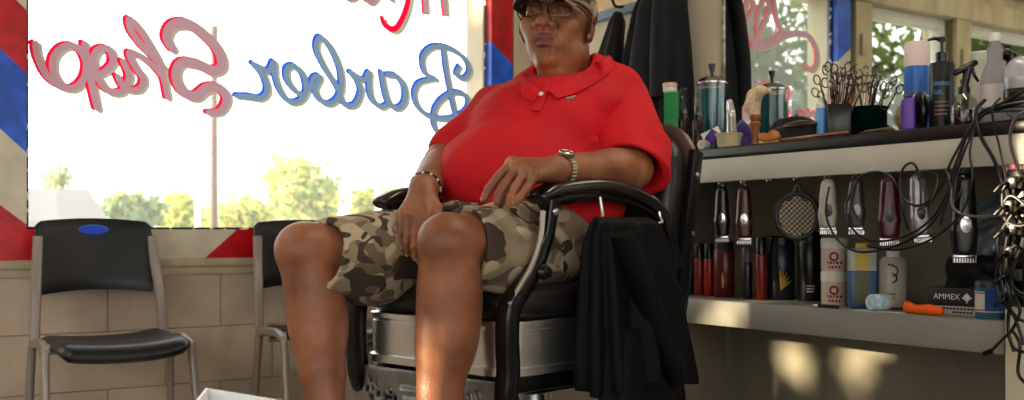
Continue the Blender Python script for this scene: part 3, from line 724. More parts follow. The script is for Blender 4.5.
def pillow(hx, y0, y1, z0, z1, r, name, m):
    b = MB(); lv = [(z0, -.012), (z0+.012, 0), ((z0+z1)/2, .008), (z1-.015, 0), (z1, -.02), (z1+.004, -.05)]; v = []; f = []
    for z, d in lv: v += [(x, y, z) for x, y in rrect(hx+d, y0-d, y1+d, r)]
    n = len(v)//len(lv)
    for k in range(len(lv)-1):
        for i in range(n): f.append((k*n+i, k*n+(i+1) % n, (k+1)*n+(i+1) % n, (k+1)*n+i))
    f += [tuple(reversed(range(n))), tuple(range((len(lv)-1)*n, len(lv)*n))]
    return b.add(v, f).build(name, m, bc, angle=60)
pillow(.235, -.33, .22, .622, .69, .07, 'seat_cushion', M_leather)
# back: cushion and shell
def backslab(name, m, off, th, hx, z0, z1, rr, bulge=0):
    P = [(x, z) for x, z in rrect(hx, 0, z1-z0, rr)]; P = [(x, z1-z) for x, z in P]
    lv = [(-th, -.015), (-th*.6, 0), (0, .004), (th*.6, 0), (th, -.012)]; v = []; f = []
    cxz = (0, (z0+z1)/2)
    for d, s in lv:
        for x, z in P:
            k = 1+s/.2; x2, z2 = cxz[0]+(x-cxz[0])*k, cxz[1]+(z-cxz[1])*k
            v.append((x2, .205+.17*(z2-.62)+off+d-.03*0, z2))
    n = len(P)
    for k in range(len(lv)-1):
        for i in range(n): f.append((k*n+i, k*n+(i+1) % n, (k+1)*n+(i+1) % n, (k+1)*n+i))
    f += [tuple(reversed(range(n))), tuple(range((len(lv)-1)*n, len(lv)*n))]
    return MB().add(v, f).build(name, m, bc, angle=50)
backslab('back_cushion', M_leather, .015, .04, .222, .66, 1.05, .10)
backslab('back_shell', M_bronze, .068, .016, .234, .60, 1.072, .12)
for s in (-1, 1):
    for z in (.80, .94): MB().lathe([(0, 0), (.008, 0), (.007, .004), (0, .006)], (s*.240, .205+.17*(z-.62)+.068, z), 12, rot=Matrix.Rotation(s*math.pi/2, 3, 'Y')).build('bolt', M_chrome, bc)
    MB().tube([(s*.225, .345, 1.0), (s*.232, .305, .85), (s*.236, .28, .72), (s*.24, .245, .60), (s*.238, .20, .545)], .022, 10, flat=.5, sq=.6, up=(1, 0, 0)).build('back_bracket', M_blackmetal, bc)
    # arm: pad, front support, knob, towel bar
    x = s*.25
    MB().tube([(x, -.262, .868), (x, -.25, .876), (x, -.20, .892), (x, -.08, .902), (x, .02, .894), (x, .10, .874), (x, .155, .846), (x, .18, .80)], [.022, .028, .031, .032, .032, .030, .027, .02], 14, flat=.55, up=(0, 0, 1), sq=.75).build('arm_pad', M_armpad, bc)
    MB().tube([(x, -.245, .862), (x, -.10, .882), (x, .06, .876), (x, .14, .852), (x, .20, .80), (x, .23, .72)], .012, 8, flat=1.2).build('arm_rail', M_blackmetal, bc)
    j = .035 if s < 0 else 0; k_ = -.012 if s < 0 else 0
    MB().tube([(x, -.215, .870), (x, -.222, .83), (x, -.232, .79), (x, -.262, .735), (x+j*.6, -.305+k_, .69), (x+j, -.338+k_, .655), (x+j, -.345+k_, .60), (x+j, -.342+k_, .53), (x+j, -.345, .47), (x+j*.5, -.30, .43), (x, -.22, .41)], [.018, .016, .014, .016, .020, .022, .022, .022, .022, .022, .02], 10, flat=1.0, sq=.7).build('arm_support', M_blackmetal, bc)
    MB().tube([(x+s*.004, -.245, .845), (x+s*.012, -.262, .79), (x+s*.014, -.29, .735), (x+s*.012+j*.7, -.318+k_, .70), (x+s*.012+j, -.352+k_, .66)], .006, 8).build('support_trim', M_chrome, bc)
    MB().lathe([(0, 0), (.014, 0), (.017, .008), (.012, .02), (0, .024)], (x+s*.014, -.262, .722), 16, rot=Matrix.Rotation(s*math.pi/2, 3, 'Y')).build('support_knob', M_blackmetal, bc)
    MB().lathe([(0, 0), (.008, 0), (.006, .004), (0, .005)], (x+s*.018, -.222, .845), 12, rot=Matrix.Rotation(s*math.pi/2, 3, 'Y')).build('rivet', M_chrome, bc)
    MB().tube([(x+s*.014, -.075, .878), (x+s*.022, -.075, .84), (x+s*.024, -.07, .822), (x+s*.024, .12, .822), (x+s*.022, .13, .84), (x+s*.014, .13, .87)], .0035, 8, sm=3).build('towel_bar', M_chrome, bc)
# cast bracket with pierced scrollwork under the front of the seat
S = SDF((-.27, -.43, .22), (.27, -.30, .52), .0035)
S.box((0, -.345, .38), (.235, .006, .125), rad=.004)
def hole(x, z, r): S.cone((x, -.40, z), (x, -.29, z), r, r, .002, sub=True)
for s in (-1, 1):
    for cx, cz_, rr, n in ((.165, .455, .027, 5), (.105, .44, .020, 4), (.185, .39, .022, 5), (.12, .375, .022, 5), (.165, .325, .02, 5)):
        for k in range(n): a = 2*math.pi*k/n+cx*30; hole(s*(cx+rr*math.cos(a)*.78), cz_+rr*math.sin(a)*.78, .0085)
        hole(s*cx, cz_, .006)
S.box((0, -.348, .40), (.07, .012, .07), rad=.01, k=.004)
S.box((0, -.356, .40), (.05, .01, .05), rad=.008, k=.004)
S.cone((-.235, -.345, .30), (-.05, -.345, .24), .012, .012, .004); S.cone((.235, -.345, .30), (.05, -.345, .24), .012, .012, .004)
np_build('pierced_bracket', [S.mesh(1)], M_cast, bc).matrix_parent_inverse = Matrix.Identity(4)
# np_build works in world coordinates; this one was sculpted in the chair's own frame
_o = [o for o in COL.objects if o.name.startswith('pierced_bracket')][0]; _o.data.transform(pm(bc))
for s in (-1, 1):
    MB().box((s*.19, -.05, .49), (.05, .50, .035), bevel=.006).build('side_rail', M_blackmetal, bc)
    MB().tube([(s*.16, -.33, .30), (s*.15, -.50, .22), (s*.15, -.66, .19)], .014, 10, sq=.7).build('footrest_arm', M_blackmetal, bc)
b = MB(); b.box((0, -.70, .185), (.42, .20, .022), bevel=.008)
for k in range(6): b.box((0, -.77+.028*k, .199), (.38, .008, .006), bevel=.002)
b.build('footrest', M_cast, bc)
MB().box((0, 0, .475), (.30, .34, .05), bevel=.01).build('seat_pan', M_blackmetal, bc)
MB().lathe([(.05, .12), (.06, .14), (.055, .30), (.045, .32), (.045, .45)], (0, 0, 0), 28).build('pump_column', M_chrome, bc)
MB().lathe([(.0, 0), (.31, 0), (.33, .012), (.32, .03), (.20, .06), (.09, .10), (.06, .13), (0, .13)], (0, 0, 0), 40).build('base', M_chrome, bc, angle=60)
MB().tube([(.30, .02, .50), (.34, .0, .40), (.36, -.02, .28)], .009, 8).build('pump_lever', M_chrome, bc)
def CL(u, y, z): return OC+Lw*u-Fw_*y+Vector((0, 0, z))   # barber-chair local to world

# ================================================================ cloth
def drape(name, secs, m, parent=None, n=72, folds=7, amp=.12, ph=0, world=True, rot=0, label=None, tilt=.0):
    # secs: (centre, half width, half depth, axis angle) from top to bottom; ripples deepen downwards
    v = []; f = []; K = len(secs); rows = []
    fine = []
    for i in range(K-1):
        for k in range(5):
            t = k/5; a, b_ = secs[i], secs[i+1]; tt = t
            fine.append((Vector(a[0]).lerp(Vector(b_[0]), tt), a[1]+(b_[1]-a[1])*tt, a[2]+(b_[2]-a[2])*tt, a[3]+(b_[3]-a[3])*tt))
    fine.append((Vector(secs[-1][0]), *secs[-1][1:])); K = len(fine)
    for i, (c0, hw, hd, an) in enumerate(fine):
        q = i/(K-1); ca, sa = math.cos(an), math.sin(an)
        for j in range(n):
            a = 2*math.pi*j/n
            rr = 1+amp*(.3+.9*q)*(math.sin(folds*a+ph+1.2*q)+.5*math.sin((folds*2-3)*a+ph*2+2*q))
            x = math.copysign(abs(math.cos(a))**.8, math.cos(a))*hw*(1+(rr-1)*.25); y = math.sin(a)*hd*rr
            zz = tilt*math.sin(3*a+ph)*q*q
            v.append(c0+Vector((x*ca-y*sa, x*sa+y*ca, zz)))
    for i in range(K-1):
        for j in range(n): f.append((i*n+j, i*n+(j+1) % n, (i+1)*n+(j+1) % n, (i+1)*n+j))
    f += [tuple(reversed(range(n))), tuple(range((K-1)*n, K*n))]
    o = MB().add(v, f).build(name, m, parent, world=world, angle=180)
    if label: o['label'] = label
    return o
M_coat = mat('black nylon', (19, 20, 24), .55, var=.25, vscale=5, bump=.35, bscale=18, spec=.3)
M_coat2 = mat('charcoal cloth', (24, 25, 30), .7, var=.2, vscale=7, bump=.4, bscale=16, spec=.25)
M_jacket = mat('matt black jacket', (9, 9, 11), .7, spec=.22, bump=.5, bscale=14, stretch=(1, 1, .35))
H = math.pi/2
def wp(px, py, X): return rx(px, py, X)
def coat(name, label, secs, m, hook_px, ph, folds, amp=.13):
    top = secs[0]; c0 = rx(top[0], top[1], top[4]); t = thing(name, label, 'coat', (c0.x, c0.y, 1.05))
    S_ = []
    for px, py, hwpx, hd, X in secs:
        c_ = rx(px, py, X); a_ = rx(px-hwpx, py, X); b_ = rx(px+hwpx, py, X); S_.append((c_, abs(a_.y-b_.y)/2*.72, hd*.8, H))
    drape('coat_body', S_, m, t, folds=folds, amp=amp, ph=ph, tilt=.01)
    h = S_[0][0]; MB().tube([(W-.01, h.y, h.z+.03), (W-.07, h.y, h.z+.02), (W-.09, h.y, h.z+.05)], .006, 8).build('coat_hook', M_blackmetal, t, world=True)
    return t, S_
t, ss = coat('hanging_coat', 'black coat with a peaked shoulder hanging behind the larger coat', [(618, 12, 2, .02, 2.56), (617, 22, 6, .04, 2.55), (612, 45, 10, .05, 2.54), (608, 66, 14, .06, 2.53), (606, 120, 19, .07, 2.53), (606, 170, 20, .07, 2.53)], M_coat, 0, .4, 6)
t = thing('hanging_coat', 'large charcoal coat hanging from a hook left of the mirror', 'coat', (2.50, 2.82, 1.05))
drape('coat_body', [(Vector((2.54, 2.86, 1.78)), .03, .03, H), (Vector((2.53, 2.86, 1.72)), .065, .06, H), (Vector((2.50, 2.865, 1.60)), .085, .09, H), (Vector((2.50, 2.88, 1.45)), .12, .10, H), (Vector((2.50, 2.89, 1.30)), .145, .105, H), (Vector((2.50, 2.90, 1.10)), .155, .105, H)], M_coat2, t, folds=7, amp=.15, ph=1.7, tilt=.01)
MB().tube([(2.46, 2.80, 1.74), (2.435, 2.785, 1.60), (2.42, 2.775, 1.42), (2.42, 2.775, 1.27)], [.03, .038, .042, .044], 16, flat=.8).build('sleeve', M_coat2, t, world=True)
MB().tube([(W-.01, 2.86, 1.81), (W-.05, 2.86, 1.80), (W-.07, 2.86, 1.83)], .006, 8).build('coat_hook', M_blackmetal, t, world=True)
# jacket over the arm of the barber chair
jk = thing('black_jacket', 'matt black jacket draped over the near arm of the barber chair', 'jacket', CL(.34, .08, .40))
an = math.atan2((-Fw_).y, (-Fw_).x)
def JS(y, z, hw, hd, x=.31): return (CL(x-.012, y-.083, z), hw*.88, hd, an)
drape('jacket_body', [JS(.035, .835, .10, .012, .315), JS(.045, .822, .125, .03, .318), JS(.06, .78, .15, .042), JS(.07, .70, .165, .052), JS(.085, .60, .185, .06), JS(.10, .50, .20, .066), JS(.105, .475, .20, .064)], M_jacket, jk, folds=11, amp=.3, ph=.8, tilt=.012)
drape('jacket_tail', [JS(.07, .60, .12, .04, .33), JS(.08, .45, .15, .05, .335), JS(.085, .28, .16, .05, .335)], M_jacket, jk, folds=6, amp=.2, ph=2.2)
b = MB(); b.tube([CL(.345, -.11, .80), CL(.355, -.07, .72), CL(.36, -.02, .62), CL(.365, .03, .52), CL(.36, .05, .49)], [.034, .04, .042, .045, .04], 14, flat=.6); b.build('sleeve', M_jacket, jk, world=True)
# ================================================================ the seated man
def skin_mat():
    m = mat('skin', (164, 106, 74), .40, var2=(124, 74, 50), vscale=11, bump=.16, bscale=260, sss=.06, spec=.55)
    return m
M_skin = skin_mat(); M_lip = mat('lips', (116, 66, 60), .4, bump=.1); M_palm = mat('nail', (196, 150, 128), .3)
M_stub = mat('stubbled skin', (150, 96, 68), .5, var2=(120, 78, 58), vscale=120, bump=.15, bscale=300)
M_shirt = mat('red pique cotton', (200, 3, 22), .8, bump=.25, bscale=40, sheen=.0, var=.08, vscale=10)
def camo_mat():
    m = mat('woodland camouflage cotton', (112, 104, 82), .8, bump=.2, bscale=180)
    N = m.node_tree.nodes; L = m.node_tree.links; b = N['Principled BSDF']; tc = N.new('ShaderNodeTexCoord'); prev = None
    base = lin((148, 132, 108))
    for off, sc, th, col in ((0, 13, .53, (110, 94, 74)), (7.3, 14, .54, (184, 166, 138)), (13.1, 15, .56, (66, 54, 45))):
        mp = N.new('ShaderNodeMapping'); mp.inputs['Location'].default_value = (off, off*.7, off*1.3); mp.inputs['Scale'].default_value = (1, 1, 1.25); L.new(tc.outputs['Object'], mp.inputs['Vector'])
        n = N.new('ShaderNodeTexNoise'); n.inputs['Scale'].default_value = sc; n.inputs['Detail'].default_value = 1.2; n.inputs['Distortion'].default_value = .9; L.new(mp.outputs[0], n.inputs['Vector'])
        r = N.new('ShaderNodeMapRange'); r.inputs[1].default_value = th; r.inputs[2].default_value = th+.008; L.new(n.outputs['Fac'], r.inputs[0])
        x = N.new('ShaderNodeMix'); x.data_type = 'RGBA'; L.new(r.outputs[0], x.inputs[0]); x.inputs[7].default_value = lin(col)
        if prev is None: x.inputs[6].default_value = base
        else: L.new(prev, x.inputs[6])
        prev = x.outputs[2]
    L.new(prev, b.inputs['Base Color']); return m
M_camo = camo_mat()
man = thing('person', 'seated man in a red polo shirt, camouflage shorts, cap and glasses', 'person', (OC.x, OC.y, 0))
hipL, hipR = cf(.130, 2.49, .775), cf(-.03, 2.60, .775)
kneL, kneR = cz(449, 243, 2.06), cz(306, 250, 2.24)
def limb(s, pts, rs, k=.01, sub=8):
    P = smooth_path(pts, sub); R = interp(list(rs), len(P)); m = len(pts)-1
    rr_ = []
    for i in range(len(P)):
        t = i/sub; a = min(int(t), m-1); u = t-a; u = u*u*(3-2*u); rr_.append(rs[a]+(rs[a+1]-rs[a])*u)
    for i in range(len(P)-1): s.cone(P[i], P[i+1], rr_[i], rr_[i+1], k if i == 0 else .0015)
# ---- legs
def leg(knee, hip, shin, ank, toe_dir, name):
    lo = [min(p[i] for p in (knee, ank, hip, *[q for q, r in shin])) - .16 for i in range(3)]; hi = [max(p[i] for p in (knee, ank, hip, *[q for q, r in shin]))+.16 for i in range(3)]
    lo[2] = .20
    s = SDF(lo, hi, .0035)
    th = hip-knee
    s.cone(hip, knee+th*.25, .085, .066, .01); s.cone(knee+th*.25, knee, .066, .054, .03)
    limb(s, [q for q, r in shin], [r for q, r in shin], .02)
    d = (shin[1][0]-shin[0][0]).normalized(); f = -(th.normalized()); 
    s.ell(knee+f*.022+Vector((0, 0, .0)), (.040, .040, .044), None, .03)      # knee cap
    # calf muscle at the back
    mid = shin[1][0].lerp(shin[2][0], .5); s.ell(mid-f*.024, (.040, .040, .10), None, .04)
    # foot
    heel = ank+Vector((0, 0, -.055))-toe_dir*.04; s.cone(ank, heel, .038, .034, .02); s.cone(heel, heel+toe_dir*.16, .034, .026, .02)
    return s.mesh(2)
tdir = Vector((Fw_.x, Fw_.y, -.25)).normalized()
ankL, ankR = cz(437, 452, 2.04), cz(328, 440, 2.20)
legL = leg(kneL, hipL, [(kneL, .054), (cz(449, 290, 2.07), .0635), (cz(446, 335, 2.07), .061), (cz(440, 390, 2.06), .046), (cz(438, 430, 2.05), .034), (ankL, .034)], ankL, tdir, 'l')
legR = leg(kneR, hipR, [(kneR, .056), (cz(311, 290, 2.24), .057), (cz(317, 325, 2.24), .061), (cz(322, 368, 2.23), .050), (cz(326, 400, 2.21), .040), (ankR, .034)], ankR, tdir, 'r')
# ---- arms and hands
shL, elL, wrL = cf(.285, 2.60, 1.125), cz(631, 168, 2.42), cz(556, 170, 2.185)
shR, elR, wrR = cf(-.075, 2.72, 1.115), cz(446, 164, 2.60), cz(424, 189, 2.335)
def bounds(pts, m): return [min(p[i] for p in pts)-m for i in range(3)], [max(p[i] for p in pts)+m for i in range(3)]
def finger(s, pts, r0, r1, k=.006):
    n = len(pts); rs = [r0+(r1-r0)*i/(n-1) for i in range(n)]
    s.chain(pts, rs, k, .002)
    for i in range(1, n-1): s.ell(pts[i], (rs[i]*1.06,)*3, None, .003)
nails = []
def nail(p0, p1, up, r):
    d = (p1-p0).normalized(); nails.append((p1-d*.001+up*r*.62, d, up, r))
# left hand, palm down on the thigh, fingers hanging over
fl = [[cz(512, 163, 2.125), cz(499, 176, 2.105), cz(489, 189, 2.095), cz(484, 199, 2.09)],
      [cz(517, 168, 2.10), cz(505, 184, 2.08), cz(499, 194, 2.072), cz(497, 202, 2.072)],
      [cz(525, 172, 2.08), cz(516, 187, 2.06), cz(511, 197, 2.052), cz(509, 204, 2.055)],
      [cz(534, 176, 2.065), cz(527, 188, 2.048), cz(520, 197, 2.042), cz(516, 203, 2.045)]]
pts = [shL, elL, wrL]+[p for f in fl for p in f]
lo, hi = bounds(pts, .075)
s = SDF(lo, hi, .0025)
s.cone(shL-Vector((0, 0, .03)), elL, .042, .046, .01); limb(s, [elL, elL.lerp(wrL, .25), elL.lerp(wrL, .6), wrL], [.043, .046, .037, .0275], .03)
kn = [f[0] for f in fl]
s.cone(wrL, kn[0], .024, .0125, .015); s.cone(wrL, kn[1], .024, .0125, .012); s.cone(wrL, kn[2], .023, .012, .012); s.cone(wrL, kn[3], .022, .0115, .012)
for a in range(3): s.cone(kn[a], kn[a+1], .0115, .011, .008)
for f, r in zip(fl, (.0100, .0102, .0097, .0086)): finger(s, f, r, r*.78)
thb = [wrL.lerp(kn[0], .25)+FW*.018+Vector((0, 0, -.014)), cz(520, 184, 2.155), cz(508, 195, 2.15), cz(501, 203, 2.14)]
finger(s, thb, .013, .0088, .012)
handL = s.mesh(1)
# right hand hanging between the thighs
fr = [[cz(405, 211, 2.30), cz(401, 224, 2.285), cz(400, 234, 2.28), cz(401, 243, 2.285)],
      [cz(411, 215, 2.285), cz(407, 231, 2.268), cz(406, 243, 2.262), cz(407, 253, 2.268)],
      [cz(418, 217, 2.275), cz(415, 234, 2.255), cz(414, 247, 2.25), cz(415, 257, 2.256)],
      [cz(427, 216, 2.27), cz(424, 233, 2.25), cz(423, 245, 2.245), cz(422, 254, 2.25)]]
pts = [shR, elR, wrR]+[p for f in fr for p in f]
lo, hi = bounds(pts, .075)
s = SDF(lo, hi, .0025)
s.cone(shR-Vector((0, 0, .03)), elR, .042, .05, .01); limb(s, [elR, elR.lerp(wrR, .3), elR.lerp(wrR, .65), wrR], [.048, .050, .041, .0300], .03)
kn = [f[0] for f in fr]
for q, r in zip(kn, (.013, .0135, .0135, .013)): s.cone(wrR, q, .025, r, .014)
for a in range(3): s.cone(kn[a], kn[a+1], .012, .012, .008)
for f, r in zip(fr, (.0090, .0102, .0106, .0104)): finger(s, f, r, r*.78)
thb = [wrR.lerp(kn[3], .3)+RT*.014+FW*-.004, cz(437, 208, 2.29), cz(439, 222, 2.275), cz(437, 234, 2.265)]
finger(s, thb, .0135, .009, .012)
handR = s.mesh(1)
# ---- hidden torso that joins limbs under the clothes, and neck
nb = cf(.115, 2.67, 1.165)
pel = (hipL+hipR)/2
lo, hi = bounds([hipL, hipR, shL, shR, nb, pel], .16)
s = SDF(lo, hi, .006); s.cone(hipR, hipL, .09, .09, .02); s.cone(pel, cf(.07, 2.62, .98), .13, .13, .05); s.cone(cf(.07, 2.62, .98), nb-Vector((0, 0, .06)), .13, .09, .06)
s.cone(shR-Vector((0, 0, .05)), shL-Vector((0, 0, .05)), .045, .045, .05); torso = s.mesh(1)
# ---- head (own frame: x = his left, y = forward, z = up)
HC = cz(557, 25.5, 2.60)
yaw_dir = (RT*-.30-FW*.95).normalized(); pitch = math.radians(12)
hy = (yaw_dir*math.cos(pitch)+Vector((0, 0, math.sin(pitch)))).normalized(); hx = (-FW*-0+Vector((0, 0, 1))).cross(hy).normalized()*-1
hx = hy.cross(Vector((0, 0, 1))).normalized(); hx = -hx if hx.dot(RT) < 0 else hx
hz = hx.cross(hy); hz = -hz if hz.z < 0 else hz
roll = math.radians(-3); hx, hz = hx*math.cos(roll)+hz*math.sin(roll), hz*math.cos(roll)-hx*math.sin(roll)
HM = Matrix(((hx.x, hy.x, hz.x, HC.x), (hx.y, hy.y, hz.y, HC.y), (hx.z, hy.z, hz.z, HC.z), (0, 0, 0, 1)))
HS = 1.04
def hp(x, y, z): return HM @ Vector((x*HS, y*HS, z*HS))
nbl = HM.inverted() @ (nb+RT*.012)/HS
s = SDF((-.13, -.15, -.24), (.13, .15, .14), .0018)
s.ell((0, -.012, .035), (.079, .098, .088), None, .01)
s.ell((0, .020, -.040), (.064, .070, .068), None, .03)
for q in (-1, 1):
    s.ell((q*.030, .024, -.070), (.034, .048, .038), None, .025)
    s.ell((q*.043, .062, -.028), (.026, .024, .024), None, .025)
    s.ell((q*.030, .070, -.062), (.022, .022, .030), None, .02)
s.ell((0, .074, -.108), (.028, .022, .021), None, .025)
s.ell((0, .022, -.112), (.042, .050, .024), None, .02)
s.ell((.008, .000, -.132), (.050, .054, .022), None, .012)
s.cone((.010, -.035, -.05), (nbl.x+.008, nbl.y+.0, nbl.z), .064, .070, .02)
s.ell((.028, .005, -.085), (.044, .050, .040), None, .03)
s.cone((-.040, .082, .024), (.040, .082, .024), .013, .013, .02)
for q in (-1, 1):
    s.ell((q*.032, .096, .002), (.019, .016, .013), None, .012, sub=True)
    s.ell((q*.032, .074, .001), (.0145, .0145, .0135), None, .002)
    s.cone((q*.046, .078, .004), (q*.032, .0868, .0058), .0048, .0060, .004); s.cone((q*.032, .0868, .0058), (q*.018, .081, .003), .0060, .0045, .004)
    s.cone((q*.045, .076, -.006), (q*.019, .082, -.008), .0045, .0045, .005)
    s.cone((q*.020, .088, -.030), (q*.036, .084, -.060), .004, .004, .012, sub=True)     # fold beside the nose
s.cone((0, .088, .010), (0, .106, -.032), .0095, .0135, .012)
s.ell((0, .110, -.037), (.0165, .0155, .0135), None, .008)
for q in (-1, 1): s.ell((q*.0175, .100, -.041), (.0125, .0135, .0105), None, .005)
for q in (-1, 1): s.ell((q*.0092, .109, -.0515), (.0068, .0085, .0075), None, .002, sub=True)
s.ell((0, .080, -.072), (.036, .020, .024), None, .02)
s.chain([(-.027, .084, -.0735), (-.012, .098, -.067), (0, .0995, -.0685), (.012, .098, -.067), (.027, .084, -.0735)], [.0035, .0062, .006, .0062, .0035], .004)
s.chain([(-.025, .085, -.078), (-.010, .097, -.0845), (.010, .097, -.0845), (.025, .085, -.078)], [.0035, .0082, .0082, .0035], .004)
s.chain([(-.028, .092, -.0755), (-.01, .106, -.0752), (.01, .106, -.0752), (.028, .092, -.0755)], [.0016, .0022, .0022, .0016], .002, sub=True)
s.cone((-.016, .094, -.096), (.016, .094, -.096), .004, .004, .01, sub=True)
for q in (-1, 1):
    Re = Matrix.Rotation(q*-.35, 3, 'Z') @ Matrix.Rotation(-.15, 3, 'X')
    s.ell((q*.083, -.008, -.006), (.0085, .021, .034), Re, .006); s.ell((q*.090, .000, -.002), (.006, .011, .018), Re, .004, sub=True)
    s.ell((q*.081, .004, -.032), (.005, .008, .008), None, .006)
V, Q = s.mesh(1)
_t = np.clip((-.015-V[:, 2])/.09, 0, 1); _t = _t*_t*(3-2*_t); V[:, 0] *= 1-.13*_t; V[:, 0] += .006*_t
Vh = V*HS; Rm = np.array(HM)[:3, :3]; Vw = Vh @ Rm.T+np.array(HC[:])
headm = (Vw, Q)
Hi = np.array(HM.inverted())
lipR = [(-.027, -.0735), (.027, -.0735)]
def body_mat(C):
    L = (C @ Hi[:3, :3].T+Hi[:3, 3])/HS; x, y, z = L[:, 0], L[:, 1], L[:, 2]
    lip = (y > .083) & (np.abs(x) < .026) & (((z+.0755)/.0155)**2+(x/.027)**2 < 1)
    stub = (y > .06) & ((x/.040)**2+((z+.082)/.036)**2 < 1) & ~lip & (z < -.054)
    return np.where(lip, 1, np.where(stub, 2, 0))
body = np_build('body', [legL, legR, handL, handR, torso, headm], [M_skin, M_lip, M_stub], man, body_mat)
# nails
for f, up in [(g, Vector((0, 0, 1))) for g in fl]+[(g, -FW) for g in fr]:
    d = (f[-1]-f[-2]).normalized(); u = (up-d*up.dot(d)).normalized(); b_ = d.cross(u)
    M_ = Matrix(((b_.x, d.x, u.x, 0), (b_.y, d.y, u.y, 0), (b_.z, d.z, u.z, 0), (0, 0, 0, 1))); M_.translation = f[-1]+d*.001+u*.0052
    MB().lathe([(0, .0022), (.003, .0018), (.0045, .0004), (.005, -.002)], n=12, sy=1.3, M=M_).build('fingernail', M_palm, man, world=True)
# eyes
for q in (-1, 1):
    e = MB(); M_ = HM @ Matrix.Translation(Vector((q*.032, .0765, .001))*HS) @ Matrix.Rotation(-math.pi/2-.05, 4, 'X') @ Matrix.Rotation(-.25, 4, 'Y')
    prof = [(0, -.013)]+[(.0132*math.sin(a), -.0132*math.cos(a)) for a in np.linspace(.3, math.pi-.46, 10)]; e.lathe(prof+[(.0057, .0118)], n=20, M=M_, mi=0)
    e.lathe([(.0057, .0118), (.0025, .0128), (0, .0131)], n=16, M=M_, mi=1); e.build('eye', [mat('eye white', (150, 134, 122), .2), mat('dark iris', (22, 13, 9), .08)], man, world=True)
    b_ = MB(); b_.tube([hp(q*.014, .094, .016), hp(q*.03, .097, .022), hp(q*.048, .084, .016)], [.0022, .0028, .0014], 8); b_.build('eyebrow', mat('dark brow hair', (26, 20, 18), .9), man, world=True)
# ---- glasses
gl = thing('glasses', 'thin metal-framed glasses worn by the seated man', 'glasses', hp(0, .11, 0))
M_wire = mat('gunmetal wire', (88, 84, 80), .25, 1)
for q in (-1, 1):
    pts = []
    for k in range(20):
        a = 2*math.pi*k/20; x = .0265*math.copysign(abs(math.cos(a))**.75, math.cos(a)); z = .017*math.copysign(abs(math.sin(a))**.8, math.sin(a))
        pts.append(hp(q*.034+x, .1105-.30*abs(q*.034+x)*abs(q*.034+x)/.06*.5, -.005+z))
    MB().tube(pts, .0012, 6, sm=2, closed=True).build('rim', M_wire, gl, world=True)
    c0 = sum(pts, Vector())/len(pts); MB().add([c0]+pts, [(0, i+1, (i+1) % 20+1) for i in range(20)]).build('lens', glass_mat('spectacle lens', (236, 240, 240), .05), gl, world=True, fix=False)
    MB().tube([hp(q*.0605, .100, .006), hp(q*.074, .090, .007), hp(q*.082, .05, .006), hp(q*.087, .0, .008), hp(q*.088, -.02, -.006)], [.0018, .0022, .0018, .0018, .0014], 6).build('temple', M_wire, gl, world=True)
    MB().tube([hp(q*.010, .108, -.008), hp(q*.011, .103, -.014)], .0014, 6, sm=1).build('nose_pad', M_wire, gl, world=True)
MB().tube([hp(-.0085, .1098, .006), hp(0, .1125, .009), hp(.0085, .1098, .006)], .0013, 6).build('bridge', M_wire, gl, world=True)
# ---- cap
cap = thing('cap', 'camouflage baseball cap with a dark-lined visor worn by the seated man', 'cap', hp(0, 0, .06))
s = SDF((-.12, -.14, .0), (.12, .14, .16), .0022)
s.ell((0, -.010, .042), (.0895, .108, .098), None, 0); s.clip((0, 0, .024), (0, .10, -1), .003)
s.ell((0, -.010, .040), (.083, .1015, .090), None, .001, sub=True)
V, Q = s.mesh(1); crown = ((V*HS) @ Rm.T+np.array(HC[:]), Q); np_build('crown', [crown], M_camo, cap)
v = []; f = []; nu, nv = 21, 9
for s_ in (0, 1):
    for j in range(nv):
        for i in range(nu):
            u = -1+2*i/(nu-1); q = j/(nv-1); a = u*1.15
            x0, y0 = .086*math.sin(a), -.010+.104*math.cos(a); x1, y1 = .080*math.sin(a*.95), .075+.098*max(0, math.cos(a*1.1))**.6
            x = x0+(x1-x0)*q; y = y0+(max(y1, y0)-y0)*q; z = .034-.018*q-.26*(abs(x)/.09)**2*.11-.006*q
            v.append(hp(x, y, z+(.0016 if s_ else -.0016)))
n1 = nu*nv; fm = []
for s_ in (0, 1):
    for j in range(nv-1):
        for i in range(nu-1): a = s_*n1+j*nu+i; f.append((a, a+1, a+nu+1, a+nu)); fm.append(s_)
for i in range(nu-1): a = (nv-1)*nu+i; f.append((a, a+1, n1+a+1, n1+a)); fm.append(1)
for j in range(nv-1): f.append((j*nu, (j+1)*nu, n1+(j+1)*nu, n1+j*nu)); a = j*nu+nu-1; f.append((a, a+nu, n1+a+nu, n1+a)); fm += [1, 1]
mb = MB().add(v, f); mb.mi = fm; mb.build('visor', [mat('dark visor lining', (26, 30, 44), .8), M_camo], cap, world=True, angle=60)

# ---- polo shirt
def tri_fold(s, a, b_, c_, r, k): s.chain([a, b_, c_], [r*.5, r, r*.4], k)
lo = [1e9]*3; hi = [-1e9]*3
P_ = [cf(-.25, 2.2, .68), cf(.45, 2.9, 1.30), cf(.45, 2.2, .68), cf(-.25, 2.9, 1.3)]
lo, hi = bounds(P_, .02)
s = SDF(lo, hi, .0035)
belly = cz(507, 172, 2.47)
Rb = Matrix((Lw, -Fw_, Vector((0, 0, 1)))).transposed() @ Matrix.Rotation(.18, 3, 'X')
s.ell(belly, (.178, .165, .118), Rb, .01)
s.ell(cz(535, 130, 2.56), (.185, .140, .125), Rb, .06)
s.ell(cz(560, 108, 2.62), (.190, .115, .085), Rb, .05)
s.ell(cz(545, 190, 2.50), (.200, .150, .090), Rb, .05)
s.cone(cz(500, 110, 2.69), cz(615, 92, 2.60), .062, .068, .05)
s.cone(cz(545, 86, 2.68), cz(588, 78, 2.62), .060, .062, .04)
